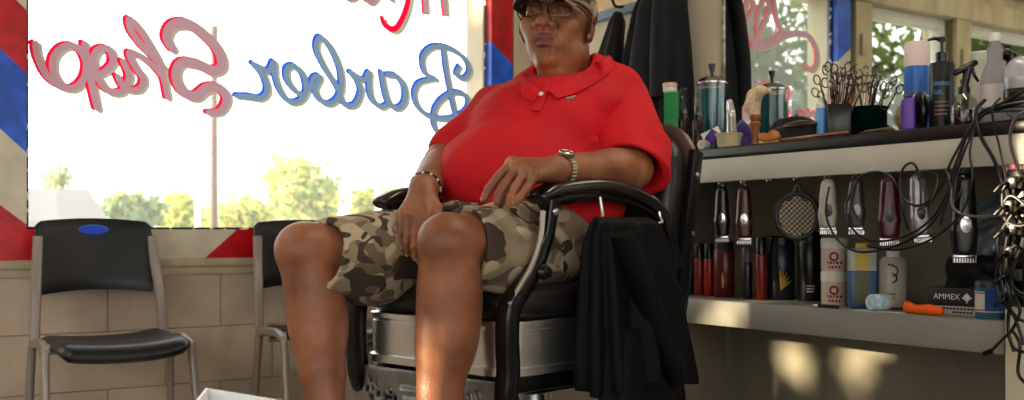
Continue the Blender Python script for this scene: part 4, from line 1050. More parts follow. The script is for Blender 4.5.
# tail of the shirt over the hip, seen under the arm pad
s.ell(cz(560, 215, 2.50), (.165, .13, .07), Rb, .04)
# sleeves
sL = cz(615, 104, 2.62); hp0 = cz(631, 170, 2.42)
s.cone(cz(600, 104, 2.62), cz(622, 112, 2.60), .066, .070, .03)
aS = (hp0-sL).normalized(); nL = (aS-RT*.45+Vector((0, 0, -.05))).normalized()
lo2, hi2 = bounds([sL, hp0+aS*.06], .11); s2 = SDF(lo2, hi2, .003)
s2.cone(sL, hp0+aS*.07, .070, .080, .002); s2.cone(cz(625, 98, 2.60), cz(636, 135, 2.50), .056, .064, .03); s2.cone(cz(650, 150, 2.46), hp0+RT*.03+aS*.05, .05, .048, .02)
for a_, b2, c2, r_ in [((640, 112, 2.50), (652, 138, 2.42), (655, 165, 2.38), .010), ((622, 112, 2.50), (630, 138, 2.40), (634, 158, 2.35), .009), ((612, 120, 2.52), (617, 140, 2.45), (618, 152, 2.40), .008)]: s2.chain([cz(*a_), cz(*b2), cz(*c2)], [r_*.5, r_, r_*.5], .022)
s2.disp(lambda X, Y, Z: .0020*np.sin(31*X+17*Z)*np.sin(43*Y-33*Z))
s2.clip(hp0, nL, .003); s2.cone(hp0-aS*.06, hp0+aS*.09, .060, .073, .003, sub=True)
sleeveL = s2.mesh(1)
sR = cz(492, 118, 2.70); hemR = cz(452, 156, 2.62); s.cone(sR, hemR, .066, .066, .035)
nR = (hemR-sR).normalized(); hr = cz(447, 163, 2.605)
s.clip(hr, nR, .004, lo=np.array(cz(446, 165, 2.60)[:])-.085, hi=np.array(cz(446, 165, 2.60)[:])+.085)
# folds
for a, b_, c_, r in [((515, 178, 2.31), (540, 190, 2.30), (575, 186, 2.34), .010), ((470, 196, 2.36), (505, 206, 2.30), (545, 204, 2.30), .014), ((600, 100, 2.51), (606, 128, 2.47), (608, 158, 2.44), .012),
                     ((560, 110, 2.50), (585, 128, 2.47), (600, 150, 2.44), .009), ((540, 128, 2.43), (570, 140, 2.42), (598, 142, 2.44), .008), ((478, 128, 2.56), (495, 138, 2.46), (520, 140, 2.40), .008),
                     ((455, 178, 2.44), (468, 160, 2.42), (486, 146, 2.42), .008)]:
    tri_fold(s, cz(*a), cz(*b_), cz(*c_), r, .022)
def wr(X, Y, Z):
    return .0022*np.sin(31*X+17*Z+3*np.sin(9*Y))*np.sin(23*Y-13*Z)+.0014*np.sin(57*Z+21*X)*np.sin(19*X-29*Y)
s.disp(lambda X, Y, Z: 1.5*wr(X, Y, Z))
# neck opening
nt_ = cz(567, 72, 2.60); s.cone(nt_+Vector((0, 0, -.035)), cz(560, 40, 2.60), .068, .080, .004, sub=True)
shirtm = s.mesh(2)
shirt = np_build('polo_shirt', [shirtm, sleeveL], M_shirt, man)
# bvh for laying things on the shirt
from mathutils.bvhtree import BVHTree
bvh = BVHTree.FromPolygons([Vector(p) for p in shirtm[0]], [tuple(int(i) for i in q) for q in shirtm[1]])
def on_shirt(px, py, off=.002):
    d = ray(px, py).normalized(); h = bvh.ray_cast(CAM, d)
    return (h[0]-d*off, h[1]) if h[0] is not None else (cz(px, py, 2.45), -FW)
# collar: two wings folded down over the neckline and a band behind the neck
def wing(inner, outer, name='collar_wing'):
    rows = []; n = 14
    I = smooth_path([on_shirt2(x, y, o) for x, y, o in inner], 8); O = smooth_path([on_shirt2(x, y, o) for x, y, o in outer], 8)
    for q in range(6):
        t = q/5; rows.append([I[i].lerp(O[i], t)+Vector((0, 0, .007*math.sin(math.pi*min(1, t*1.3))))-FW*.006*math.sin(math.pi*t) for i in range(len(I))])
    v = []; f = []; m = len(I)
    for r in rows: v += r
    for j in range(5):
        for i in range(m-1): f.append((j*m+i, j*m+i+1, (j+1)*m+i+1, (j+1)*m+i))
    k = len(v); nn = [(rows[min(j+1, 5)][i]-rows[max(j-1, 0)][i]).cross(rows[j][min(i+1, m-1)]-rows[j][max(i-1, 0)]).normalized() for j in range(6) for i in range(m)]
    nn = [(-x if x.dot(FW) < 0 else x) for x in nn]; v2 = [p+x*.005 for p, x in zip(v, nn)]
    f2 = [tuple(i+k for i in reversed(q)) for q in f]; rim = [j*m for j in range(6)]+[5*m+i for i in range(1, m)]+[j*m+m-1 for j in range(4, -1, -1)]+[i for i in range(m-2, 0, -1)]
    f3 = [(rim[i], rim[(i+1) % len(rim)], rim[(i+1) % len(rim)]+k, rim[i]+k) for i in range(len(rim))]
    MB().add(v+v2, f+f2+f3).build(name, M_shirt, man, world=True, angle=60)
def on_shirt2(px, py, off):
    d = ray(px, py).normalized(); h = bvh.ray_cast(CAM, d)
    z = (h[0]-CAM).dot(FW) if h[0] is not None else 2.66
    z = min(z, 2.68); return cz(px, py, z-off)
wing([(606, 56, .01), (596, 62, .012), (582, 70, .014), (566, 78, .016), (552, 86, .012), (545, 92, .006)], [(616, 63, .008), (610, 72, .010), (599, 80, .011), (587, 87, .011), (572, 94, .011), (558, 98, .010)])
wing([(527, 74, .012), (529, 78, .014), (533, 83, .014), (537, 88, .012), (541, 92, .008)], [(517, 82, .008), (518, 89, .010), (521, 95, .010), (527, 99, .010), (534, 102, .008)])
bk = MB(); cc = cz(568, 62, 2.66); ring = [cc+RT*math.cos(a)*.078+FW*math.sin(a)*.05+Vector((0, 0, .006*math.sin(a))) for a in np.linspace(-.3, math.pi+.3, 16)]
bk.tube(ring, .016, 10, sm=2, flat=1.0).build('collar_band', M_shirt, man, world=True)
# placket, buttons, small chest emblem
pl_ = [on_shirt(x, y, .003)[0] for x, y in ((546, 84), (543, 90), (541, 96), (538, 104), (535, 111))]
MB().tube(pl_, .014, 8, flat=.18, up=on_shirt(541, 96)[1]).build('placket', M_shirt, man, world=True)
def disc(px, py, r, m, name, par, off=.006, label=None):
    p, n = on_shirt(px, py, off); q = n.to_track_quat('Z', 'Y') if n.dot(FW) < 0 else (-n).to_track_quat('Z', 'Y')
    o = MB().lathe([(0, .0012), (r*.5, .0012), (r*.6, .0022), (r*.9, .002), (r, 0)], p, 16, rot=q).build(name, m, par, world=True)
    if label: o['label'] = label
disc(541, 94, .0062, mat('pearl button', (240, 232, 226), .25), 'button', man, .009, 'white button')
em = MB(); pp = [on_shirt(x, y, .0035)[0] for x, y in ((566, 99), (568.5, 97.5), (571, 97.8), (574, 96.2), (576, 96.6))]
em.tube(pp, [.001, .0028, .0032, .002, .0008], 6); pp = [on_shirt(x, y, .0035)[0] for x, y in ((569, 98), (568.5, 100))]; em.tube(pp, .001, 6, sm=1)
pp = [on_shirt(x, y, .0035)[0] for x, y in ((572.5, 97.3), (573, 99.2))]; em.tube(pp, .001, 6, sm=1)
em.build('chest_emblem', mat('emblem thread', (150, 150, 130), .7), man, world=True)['label'] = 'small embroidered grey-green emblem'
# sleeve bands
# ---- shorts
lo, hi = bounds([kneL, kneR, hipL, hipR, pel, cf(.12, 2.75, .8)], .16)
s = SDF(lo, hi, .0035)
hmR, hmL = cz(322, 255, 2.235), cz(470, 247, 2.13)
s.cone(hmR, cz(365, 259, 2.32), .080, .094, .01); s.cone(cz(365, 259, 2.32), hipR, .094, .125, .04)
s.cone(hmL, cz(500, 250, 2.22), .084, .094, .01); s.cone(cz(500, 250, 2.22), hipL, .094, .125, .03)
s.ell(pel+Vector((0, 0, .02)), (.17, .17, .11), None, .04)
s.cone(hipR, hipL, .12, .12, .04)
axR = (hmR-cz(365, 259, 2.32)).normalized(); axL = (kneL-hipL).normalized()
pR = cz(321, 255, 2.235); s.clip(pR, (axR+Vector((0, 0, .10))).normalized(), .003, lo=np.array(pR[:])-.14, hi=np.array(pR[:])+.14)
pL = cz(466, 246, 2.115)
nLc = (axL*.8+RT*-.45).normalized(); s.clip(pL, nLc, .003, lo=np.array(pL[:])-.13, hi=np.array(pL[:])+.13)
s.cone(pR-axR*.03, pR+axR*.06, .066, .070, .003, sub=True)
s.cone(pL-nLc*.03, pL+nLc*.06, .064, .070, .003, sub=True)
for a, b_, c_, r in [((345, 232, 2.24), (358, 262, 2.24), (350, 290, 2.26), .008), ((385, 225, 2.28), (372, 250, 2.26), (376, 285, 2.28), .009), ((330, 285, 2.25), (360, 296, 2.27), (395, 298, 2.3), .010),
                     ((500, 210, 2.12), (520, 232, 2.12), (545, 245, 2.2), .010), ((505, 255, 2.12), (530, 268, 2.16), (560, 270, 2.25), .012), ((488, 285, 2.13), (510, 292, 2.15), (540, 290, 2.2), .010), ((430, 208, 2.35), (455, 206, 2.3), (480, 204, 2.25), .010)]:
    tri_fold(s, cz(*a), cz(*b_), cz(*c_), r, .02)
s.disp(lambda X, Y, Z: .0022*np.sin(37*X+11*Z)*np.sin(29*Y+19*Z)+.0012*np.sin(71*Z-33*Y+20*X))
np_build('shorts', [s.mesh(1)], M_camo, man)
# hems
def loop(p, n, r, k=28, up=Vector((0, 0, 1))):
    n = n.normalized(); a = n.cross(up).normalized(); b_ = a.cross(n); return [p+a*math.cos(2*math.pi*i/k)*r+b_*math.sin(2*math.pi*i/k)*r for i in range(k)]
# ---- trainers on the footrest
M_shoe = mat('dark trainer leather', (34, 34, 38), .5, bump=.1); M_sole = mat('white rubber sole', (210, 208, 200), .6)
for nm, ank in (('left', ankL), ('right', ankR)):
    t = thing('trainer', 'dark trainer on the man\'s %s foot, just below the frame' % nm, 'shoe', (ank.x, ank.y, .20))
    td = Vector((Fw_.x, Fw_.y, 0)); sd = Vector((Lw.x, Lw.y, 0)); c0 = Vector((ank.x, ank.y, ank.z-.11))
    lo, hi = bounds([c0-td*.1, c0+td*.25, c0+Vector((0, 0, .12))], .07); s = SDF(lo, hi, .004)
    s.cone(c0-td*.03+Vector((0, 0, .03)), c0+td*.15+Vector((0, 0, .018)), .042, .038, .02); s.cone(c0-td*.01+Vector((0, 0, .03)), ank-Vector((0, 0, .02)), .045, .05, .02)
    s.clip(c0-Vector((0, 0, .0)), (0, 0, -1), .002); s.cone(ank-Vector((0, 0, .03)), ank+Vector((0, 0, .08)), .041, .043, .002, sub=True)
    np_build('upper', [s.mesh(1)], M_shoe, t)
    s = SDF(lo, hi, .004); s.cone(c0-td*.035, c0+td*.155, .047, .045, .02); s.clip(c0+Vector((0, 0, .006)), (0, 0, 1), .002); s.clip(c0-Vector((0, 0, .02)), (0, 0, -1), .002)
    np_build('sole', [s.mesh(1)], M_sole, t)
    lc = MB()
    for k in range(4): q = c0+td*(.045+.025*k)+Vector((0, 0, .070-.006*k)); lc.tube([q-sd*.022, q+Vector((0, 0, .005)), q+sd*.022], .0028, 6)
    lc.build('laces', M_sole, t, world=True)
# ---- wristwatch and bead bracelet
M_steel = mat('two-tone watch steel', (196, 192, 182), .22, 1); M_gold = mat('watch gold', (206, 184, 136), .25, 1)
wa = (elL-wrL).normalized(); wpz = wrL+wa*.022
wt = thing('wristwatch', 'two-tone steel wristwatch on the man\'s left wrist', 'watch', wpz)
up = Vector((0, 0, 1)); a1 = wa.cross(up).normalized(); b1 = a1.cross(wa).normalized() if a1.cross(wa).z > 0 else wa.cross(a1).normalized()
links = MB(); K = 26; RW = .0325
for k in range(K):
    a = 2*math.pi*k/K; 
    c_ = wpz+a1*math.cos(a)*RW*1.02+b1*math.sin(a)*RW
    nrm = (a1*math.cos(a)+b1*math.sin(a)).normalized(); tg = wa.cross(nrm)
    Mx = Matrix(((wa.x, tg.x, nrm.x, c_.x), (wa.y, tg.y, nrm.y, c_.y), (wa.z, tg.z, nrm.z, c_.z), (0, 0, 0, 1)))
    for dx, w_, mi in ((-.0055, .0048, 0), (0, .0056, 1), (.0055, .0048, 0)): links.box((dx, 0, 0), (w_, .0068, .0032), bevel=.0008, mi=mi, M=Mx, seg=1)
links.build('bracelet', [M_steel, M_gold], wt, world=True)
nrm = (b1*.75-FW*.5+wa*0).normalized(); nrm = (nrm-wa*nrm.dot(wa)).normalized(); tg = wa.cross(nrm); c_ = wpz+nrm*(RW+.001)
Mx = Matrix(((wa.x, tg.x, nrm.x, c_.x), (wa.y, tg.y, nrm.y, c_.y), (wa.z, tg.z, nrm.z, c_.z), (0, 0, 0, 1)))
MB().lathe([(0, 0), (.0165, 0), (.018, .003), (.0175, .006), (.0145, .0075), (.0138, .006)], n=28, M=Mx).build('case', M_steel, wt, world=True)
MB().lathe([(0, .0062), (.0138, .006)], n=28, M=Mx).build('dial', mat('watch dial', (120, 112, 92), .3), wt, world=True)
hd = MB(); hd.box((.002, .003, .0068), (.0012, .009, .0006), rz=.5, M=Mx).box((-.003, .001, .0068), (.0012, .007, .0006), rz=1.5, M=Mx); hd.build('hands', M_blackmetal, wt, world=True)
wa = (elR-wrR).normalized(); wpz = wrR+wa*.012; br = thing('bead_bracelet', 'black and white bead bracelet on the man\'s right wrist', 'bracelet', wpz)
a1 = wa.cross(up).normalized(); b1 = a1.cross(wa).normalized()
for mi, m in enumerate((mat('black bead', (18, 18, 20), .25), mat('white bead', (222, 218, 210), .3))):
    mb = MB()
    for k in range(34):
        if (k % 3 == 0) != (mi == 1): continue
        a = 2*math.pi*k/34; mb.lathe([(0, -.0034), (.0024, -.0024), (.0034, 0), (.0024, .0024), (0, .0034)], wpz+a1*math.cos(a)*.0345+b1*math.sin(a)*.0345, 8)
    mb.build('beads', m, br, world=True)['label'] = ['black beads', 'white beads'][mi]
# ================================================================ counter, shelf and everything on them
M_top = mat('dark laminate', (30, 30, 31), .3, var=.25, vscale=12, bump=.05)
M_apron = mat('pale grey laminate', (192, 187, 174), .45, var=.06, vscale=6, bump=.04)
M_shelfw = mat('grey laminate shelf', (136, 132, 124), .45, var=.06, vscale=5)
YL = 2.67; YE = XF/math.tan(math.radians(57.92)); YR = .62
ct = thing('counter', 'long wall counter with dark top edge and pale grey apron', 'counter', (XF+.2, 1.7, 0))
b = MB(); b.box(((XF+W)/2-.002, (YL+YR)/2, CT-.016), (W-XF-.008, YL-YR, .032), bevel=.007, seg=3); b.build('worktop', M_top, ct, world=True)
MB().box((XF+.014, (YL+YR)/2, (.952+1.020)/2), (.020, YL-YR, .068), bevel=.002).build('apron', M_apron, ct, world=True)
MB().box(((XF+W)/2+.004, YE-.07, .50), (W-XF-.02, .14, .998), bevel=.003).build('end_panel', mat('cream laminate', (214, 204, 178), .45, var=.06, vscale=6), ct, world=True)
MB().box(((XF+W)/2+.01, YL-.012, .52), (W-XF-.04, .022, .98), bevel=.002).build('side_panel', M_panelling, ct, world=True)
sf = MB(); sf.box(((XF+W)/2-.004, (YL+YE)/2-.012, (.529+ST)/2), (W-XF-.012, YL-YE-.03, ST-.529), bevel=.003)
sf.build('under_shelf', M_shelfw, ct, world=True)

def lathe_at(name, prof, m, t, mbk=None, n=24, sx=1, sy=1, label=None, rot=None, c=(0, 0, 0), angle=40):
    o = MB().lathe(prof, c, n, sx=sx, sy=sy, rot=rot).build(name, m, t, angle=angle)
    if label: o['label'] = label
    return o
def place(name, label, cat, px, X, base, group=None, rz=0):
    p = rx(px, 200, X); return thing(name, label, cat, (p.x, p.y, base), rz, group)
def hz(py, px, X): return rx(px, py, X).z                       # height of a pixel row at plane X
def wpx(n, px, X):                                              # pixels -> metres there
    d = ray(px, 200); return n*(X/d.x)/FPX
FACE = math.atan2(-1, 0)                                        # text faces -X (towards the room)
def label_text(t, body, z, size, m, yoff, r, turn=0, sx=1, name='label_print'):
    # lettering standing on a round or flat front that faces the camera
    th = math.radians(turn)
    loc = t.location
    d = (CAM-Vector((loc.x, loc.y, CAM.z))); d.z = 0; d.normalize(); d = Matrix.Rotation(th, 3, 'Z') @ d
    xax = Vector((0, 0, 1)).cross(d); p = Vector((loc.x, loc.y, loc.z+z))+d*(r+.0012)+xax*yoff
    M_ = Matrix(((xax.x, 0, d.x, p.x), (xax.y, 0, d.y, p.y), (0, 1, d.z, p.z), (0, 0, 0, 1)))
    return text_obj(name, body, size, M_, m, t, sx=sx, bend=r)
def bars(t, rows, m, r, turn=0, yoff=0):
    # rows of small unreadable printed marks: (height, width, line height)
    loc = t.location; d = (CAM-Vector((loc.x, loc.y, CAM.z))); d.z = 0; d.normalize(); d = Matrix.Rotation(math.radians(turn), 3, 'Z') @ d; xa = Vector((0, 0, 1)).cross(d)
    b = MB(); rr_ = random.Random(int(loc.y*1e4))
    for z, w, h in rows:
        x = -w/2
        while x < w/2:
            l = rr_.uniform(.5, 1.4)*h; xx = x+l/2+yoff; q = d*math.sqrt(max(1e-6, (r+.0008)**2-min(xx*xx, r*r*.9)))+xa*xx+Vector((0, 0, z)); n = (d*math.sqrt(max(1e-6, r*r-min(xx*xx, r*r*.9)))+xa*xx).normalized()
            M_ = Matrix(((-n.y, n.x, 0, q.x), (n.x, n.y, 0, q.y), (0, 0, 1, q.z), (0, 0, 0, 1))); b.box((0, 0, 0), (l*.8, .0006, h), M=M_); x += l+h*.25
    b.build('printed_marks', m, t)
M_black = mat('gloss black plastic', (16, 16, 18), .25); M_grey = mat('grey plastic', (120, 120, 120), .4); M_white = mat('white plastic', (228, 226, 216), .35)
M_clear = glass_mat('clear plastic', (240, 244, 244), .05, .06)
def liquid_mat(name, rgb, tint, fac=.5):
    m = paint_mat(name, rgb, .5); N = m.node_tree.nodes; L = m.node_tree.links; t = N.new('ShaderNodeBsdfTransparent'); t.inputs[0].default_value = lin(tint); x = N.new('ShaderNodeMixShader'); x.inputs[0].default_value = fac
    src = N['Material Output'].inputs[0].links[0].from_socket; L.new(src, x.inputs[1]); L.new(t.outputs[0], x.inputs[2]); L.new(x.outputs[0], N['Material Output'].inputs[0]); return m
M_teal = liquid_mat('teal disinfectant', (24, 160, 180), (70, 200, 215), .3); M_purpleliq = liquid_mat('plum liquid', (96, 14, 50), (170, 60, 100))
M_ink = mat('white ink', (225, 225, 220), .5); M_lblue2 = mat('light blue ink', (90, 175, 225), .5); M_redink = mat('red ink', (150, 24, 50), .5); M_gold2 = mat('gold ink', (190, 160, 60), .4)
M_steel2 = mat('polished steel', (190, 190, 190), .18, 1)

# green box with a pink-lidded jar standing on it
X = 2.36; px = 674; w = wpx(20, px, X); h = hz(93, px, X)-CT
t = place('green_box', 'tall green box behind the man\'s shoulder', 'box', 672, X, CT, rz=.75)
MB().box((0, 0, h/2), (w, w*.7, h), bevel=.002).build('carton', mat('green card', (14, 128, 60), .4, var=.1), t)
MB().box((0, 0, h+.002), (w*.96, w*.66, .006), bevel=.001).build('carton_lid', mat('pale green card', (120, 190, 140), .5), t)
t2 = place('jar', 'small pink-topped jar standing on the green box', 'jar', 670, X, CT+h+.006)
lathe_at('jar_body', [(.0, 0), (.022, 0), (.023, .003), (.023, .012), (.020, .014), (0, .014)], M_white, t2)
lathe_at('lid', [(.022, .014), (.024, .015), (.024, .026), (.021, .029), (0, .029)], mat('pale pink plastic', (226, 190, 168), .4), t2)
# two dark spray bottles with clear caps
def spray_can(name, label, cat, px, X, ytop, r, body, cap=None, base=CT, group=None, capf=.3, band=None):
    H_ = hz(ytop, px, X)-base; t = place(name, label, cat, px, X, base, group)
    hb = H_*(1-capf)
    lathe_at('can_body', [(0, 0), (r*.92, 0), (r, .004), (r, hb-.012), (r*.9, hb-.004), (r*.62, hb), (0, hb)], body, t)
    if cap: lathe_at('cap', [(r*.93, hb-.006), (r*.93, H_-.005), (r*.8, H_), (0, H_)], cap, t)
    if band: lathe_at('band', [(r*1.01, hb*.3), (r*1.01, hb*.62)], band, t)
    return t, H_
M_dkbottle = mat('dark brown bottle', (34, 22, 18), .2)
for i, (px, yt) in enumerate(((684, 88), (698, 92))):
    X = 2.38; H_ = hz(yt, px, X)-CT; t = place('spray_bottle', ['dark spray bottle with clear cap nearest the green box', 'dark spray bottle with clear cap left of the disinfectant jar'][i], 'bottle', px, X, CT)
    r = wpx(6.2, px, X); hb = H_*.62
    lathe_at('bottle_body', [(0, 0), (r*.95, 0), (r, .004), (r, hb*.82), (r*.55, hb*.97), (r*.5, hb), (0, hb)], M_dkbottle, t)
    lathe_at('pump', [(r*.5, hb), (r*.55, hb+.006), (r*.42, hb+.018), (r*.2, hb+.02), (r*.2, hb+.035), (0, hb+.035)], M_black, t)
    lathe_at('clear_cap', [(r*.72, hb), (r*.72, H_-.004), (r*.62, H_), (0, H_)], M_clear, t)
# disinfectant jar
X = 2.47; px = 712; H_ = hz(64, px, X)-CT; r = wpx(14.5, px, X); t = place('disinfectant_jar', 'glass disinfectant jar of blue-green fluid with chrome lid left of the mirror', 'jar', px, X, CT)
hb = H_*.78
lathe_at('glass_jar', [(0, 0), (r*.82, 0), (r*.92, .006), (r*.97, hb*.5), (r, hb*.96), (r*1.02, hb), (r*.96, hb), (r*.93, hb*.9), (r*.88, .012), (0, .01)], M_clear, t, n=32)
lathe_at('fluid', [(0, .011), (r*.84, .013), (r*.90, hb*.5), (r*.92, hb*.93), (0, hb*.93)], M_teal, t, n=32)
lathe_at('lid', [(r*1.0, hb), (r*1.08, hb+.001), (r*1.09, hb+.006), (r*.98, hb+.010), (r*.85, hb+.018), (r*.5, hb+.025), (r*.2, hb+.028), (0, hb+.028)], M_steel2, t, n=32)
lathe_at('knob', [(r*.12, hb+.026), (r*.10, hb+.032), (r*.24, H_-.004), (r*.24, H_), (0, H_)], M_black, t)
for k in range(4):
    a = k*1.6; MB().box((.018*math.cos(a), .018*math.sin(a), .09), (.016, .003, .13), rot=Euler((.12*math.cos(a), .1*math.sin(a), a)), bevel=.001).build('comb', M_black if k % 2 else mat('teal comb', (20, 90, 100), .4), t)
# chrome clipper guard / shears
X = 2.34; t = place('hand_clipper', 'shiny chrome curved clipper head standing beside the disinfectant jar', 'clipper', 731, X, CT)
h1 = hz(98, 731, X)-CT
S = SDF((-.03, -.03, 0), (.03, .03, h1+.02), .002); S.chain([(0, 0, .03), (0, -.004, .05), (0, 0, h1*.7), (0, .006, h1-.012)], [.013, .016, .014, .010], .004); S.clip((0, 0, .032), (0, 0, -1), .002)
S.cone((-.03, .004, h1*.75), (.03, .004, h1*.75), .0035, .0035, .002, sub=True)
o_ = np_build('clipper_shell', [S.mesh(1)], M_steel2); o_.parent = t
MB().lathe([(0, 0), (.014, 0), (.014, .034), (0, .036)], n=16).build('handle', M_black, t)
# cloth bundle, purple packet, cream bowl, purple bag
X = 2.225; M_pur = mat('purple card', (58, 26, 128), .45, var=.12)
t = place('purple_packet', 'small purple and white folded packet leaning on the cream bowl', 'packet', 713, X, CT, rz=-YAW-.15)
MB().box((0, -.010, .034), (.036, .012, .036), rot=Euler((0, .62, 0)), bevel=.002).build('purple_face', M_pur, t)
MB().box((-.004, .004, .040), (.056, .010, .034), rot=Euler((0, -.45, .1)), bevel=.002).build('white_card', M_white, t)
t = place('roll', 'small white paper roll lying at the left of the cream bowl', 'roll', 703, X-.005, CT, rz=.3)
MB().lathe([(.006, 0), (.014, 0), (.014, .03), (.006, .03), (.006, 0)], (-.01, 0, .014), 20, rot=Matrix.Rotation(math.pi/2, 3, 'Y')).build('paper', M_white, t)
t = place('cream_bowl', 'shallow cream bowl at the front left of the counter', 'bowl', 729, X+.01, CT)
lathe_at('bowl_body', [(0, 0), (.030, 0), (.033, .006), (.036, .030), (.043, .040), (.041, .041), (.034, .032), (.030, .010), (0, .009)], mat('cream ceramic', (214, 200, 160), .35), t, n=28)
X = 2.42; t = place('purple_bag', 'crumpled purple velvet bag behind the cream bowl', 'bag', 742, X, CT)
S = SDF((-.06, -.06, 0), (.06, .06, .14), .003); S.cone((0, 0, .02), (.0, .0, .06), .034, .030, .01); S.cone((0, 0, .06), (.006, .004, .10), .024, .008, .02); S.cone((-.01, .02, .02), (-.02, .035, .05), .022, .012, .02); S.cone((.0, -.02, .02), (.01, -.035, .04), .022, .012, .02); S.clip((0, 0, .002), (0, 0, -1), .003)
S.disp(lambda X_, Y_, Z_: .003*np.sin(90*X_+60*Z_)*np.sin(80*Y_-40*Z_)); o_ = np_build('velvet', [S.mesh(1)], mat('purple velvet', (52, 22, 104), .8, sheen=.5)); o_.parent = t
# neck brush with blond bristles
X = 2.27; px = 755; t = place('neck_brush', 'neck brush with curved blond bristles and turned wooden handle', 'brush', px, X, CT)
hh = hz(115, px, X)-CT
lathe_at('handle', [(0, 0), (.014, 0), (.015, .004), (.010, .012), (.011, hh*.5), (.016, hh*.62), (.017, hh*.72), (.012, hh*.8), (.017, hh*.9), (.017, hh), (0, hh)], mat('turned wood', (142, 84, 44), .35, var=.2, vscale=30), t, n=24)
q = [(0, 0, hh-.002), (0, .010, hh+.028), (0, .002, hh+.054), (0, -.022, hh+.068), (0, -.058, hh+.064)]
S = SDF((-.04, -.09, hh-.02), (.04, .06, hh+.1), .0022); S.chain([q[0], q[1], q[2], q[3], q[4]], [.016, .023, .022, .016, .005], .004, .006)
o_ = np_build('bristles', [S.mesh(1)], mat('blond bristle', (224, 200, 160), .7, var=.25, vscale=60, stretch=(8, 1, 1), bump=.6, bscale=120)); o_.parent = t
# brown wooden palm brush
X = 2.26; t = place('palm_brush', 'small amber wooden brush right of the neck brush', 'brush', 770, X, CT, rz=.4)
S = SDF((-.04, -.06, 0), (.04, .06, .06), .0022); S.ell((0, 0, .016), (.018, .034, .014), None, .003); S.ell((0, -.012, .030), (.010, .014, .010), None, .012); S.ell((0, .02, .026), (.010, .012, .010), None, .01)
o_ = np_build('brush_back', [S.mesh(1)], mat('amber wood', (170, 104, 40), .3, var=.3, vscale=30)); o_.parent = t
MB().box((0, 0, .006), (.026, .056, .010), bevel=.003).build('bristle_pad', mat('tan bristle', (196, 166, 110), .8), t)
# folded black cap / pouch, black clipper case, brown brush, long wooden comb
X = 2.43; t = place('black_pouch', 'soft black pouch behind the amber brush', 'pouch', 795, X, CT)
S = SDF((-.08, -.13, 0), (.08, .13, .13), .004); S.ell((0, 0, .045), (.05, .095, .048), None, .01); S.ell((0, .03, .075), (.03, .04, .02), None, .02); S.clip((0, 0, .001), (0, 0, -1), .002)
S.disp(lambda X_, Y_, Z_: .003*np.sin(60*Y_+30*X_)); o_ = np_build('pouch_body', [S.mesh(1)], M_coat); o_.parent = t
MB().tube([(-.046, -.06, .055), (-.051, 0, .062), (-.046, .06, .055)], .0018, 6).build('zip', M_steel2, t)
X = 2.27; t = place('club_brush', 'dark brown oval club brush lying in front of the pouch', 'brush', 800, X, CT, rz=.05)
S = SDF((-.04, -.08, 0), (.04, .08, .06), .0025); S.ell((0, 0, .046), (.026, .060, .014), None, .003); S.clip((0, 0, .040), (0, 0, -1), .002)
o_ = np_build('brush_back', [S.mesh(1)], mat('dark brown lacquer', (58, 34, 26), .2)); o_.parent = t
MB().box((0, 0, .022), (.040, .104, .038), bevel=.006).build('bristles', mat('black bristle', (18, 16, 16), .9, bump=.6, bscale=300), t)
X = 2.235; p1, p2 = rx(782, 138, X), rx(848, 128, X)
t = thing('comb', 'long pale wooden comb lying along the front edge of the counter', 'comb', ((p1.x+p2.x)/2, (p1.y+p2.y)/2, CT))
Lc = (p1.y-p2.y); b = MB(); b.tube([(0, Lc/2, .008), (0, Lc*.1, .009), (0, -Lc*.3, .010), (0, -Lc/2, .011)], [.004, .006, .007, .004], 8, flat=.7)
for k in range(26): b.box((.006, Lc/2-.008-k*Lc*.022, .005), (.010, .0012, .003))
b.build('comb_body', mat('pale wood', (196, 150, 108), .5, var2=(120, 62, 36), vscale=9), t)
# small blue and white bottle
X = 2.29; px = 821; H_ = hz(98, px, X)-CT; w = wpx(7.5, px, X); t = place('blue_bottle', 'small light blue bottle with white top left of the scissors cup', 'bottle', px, X, CT, rz=.9)
lathe_at('bottle_body', [(0, 0), (w*.95, 0), (w, .003), (w, H_*.72), (w*.9, H_*.76), (0, H_*.76)], mat('sky blue plastic', (96, 158, 226), .35), t, sy=.7)
lathe_at('cap', [(w*.9, H_*.74), (w*.9, H_*.86), (w*.5, H_*.88), (w*.45, H_), (0, H_)], M_white, t, sy=.7)
# ---- scissors
def scissors(label, c, lean, azim, open_, L_, m, grp):
    t = thing('scissors', label, 'scissors', c, 0, grp)
    M_ = Matrix.Rotation(azim, 4, 'Z') @ Matrix.Rotation(lean, 4, 'X')
    for s in (-1, 1):
        b = MB(); Rr = Matrix.Rotation(s*open_, 4, 'Y'); ring = []
        for k in range(14):
            a = 2*math.pi*k/14; ring.append(Vector((s*.004+.011*math.cos(a)*.8+s*.006, 0, L_-.013+.012*math.sin(a)*1.1)))
        b.tube(ring, .0020, 6, sm=1, closed=True, M=M_ @ Rr)
        b.tube([(s*.004, 0, L_-.026), (s*.001, 0, L_*.5), (0, 0, .02)], [.0024, .003, .0015], 6, sm=2, M=M_ @ Rr)
        if s > 0: b.tube([(s*.012, 0, L_-.003), (s*.018, 0, L_+.006), (s*.022, 0, L_+.006)], .0016, 6, M=M_ @ Rr)
        b.build('blade_half', m, t)
    MB().lathe([(0, -.003), (.003, -.003), (.003, .003), (0, .003)], n=10, M=M_ @ Matrix.Translation((0, 0, L_*.5)) @ Matrix.Rotation(H, 4, 'X')).build('screw', M_gold, t)
    return t
M_sc = mat('dark scissor steel', (84, 74, 70), .3, 1); M_sc2 = mat('bright scissor steel', (130, 118, 110), .22, 1)
X = 2.30; px = 838; cz0 = rx(px, 110, X); hc = hz(105, px, X)-CT; wc = wpx(11, px, X)
t = place('scissors_cup', 'square black cup crammed with scissors', 'cup', px, X, CT, rz=.82)
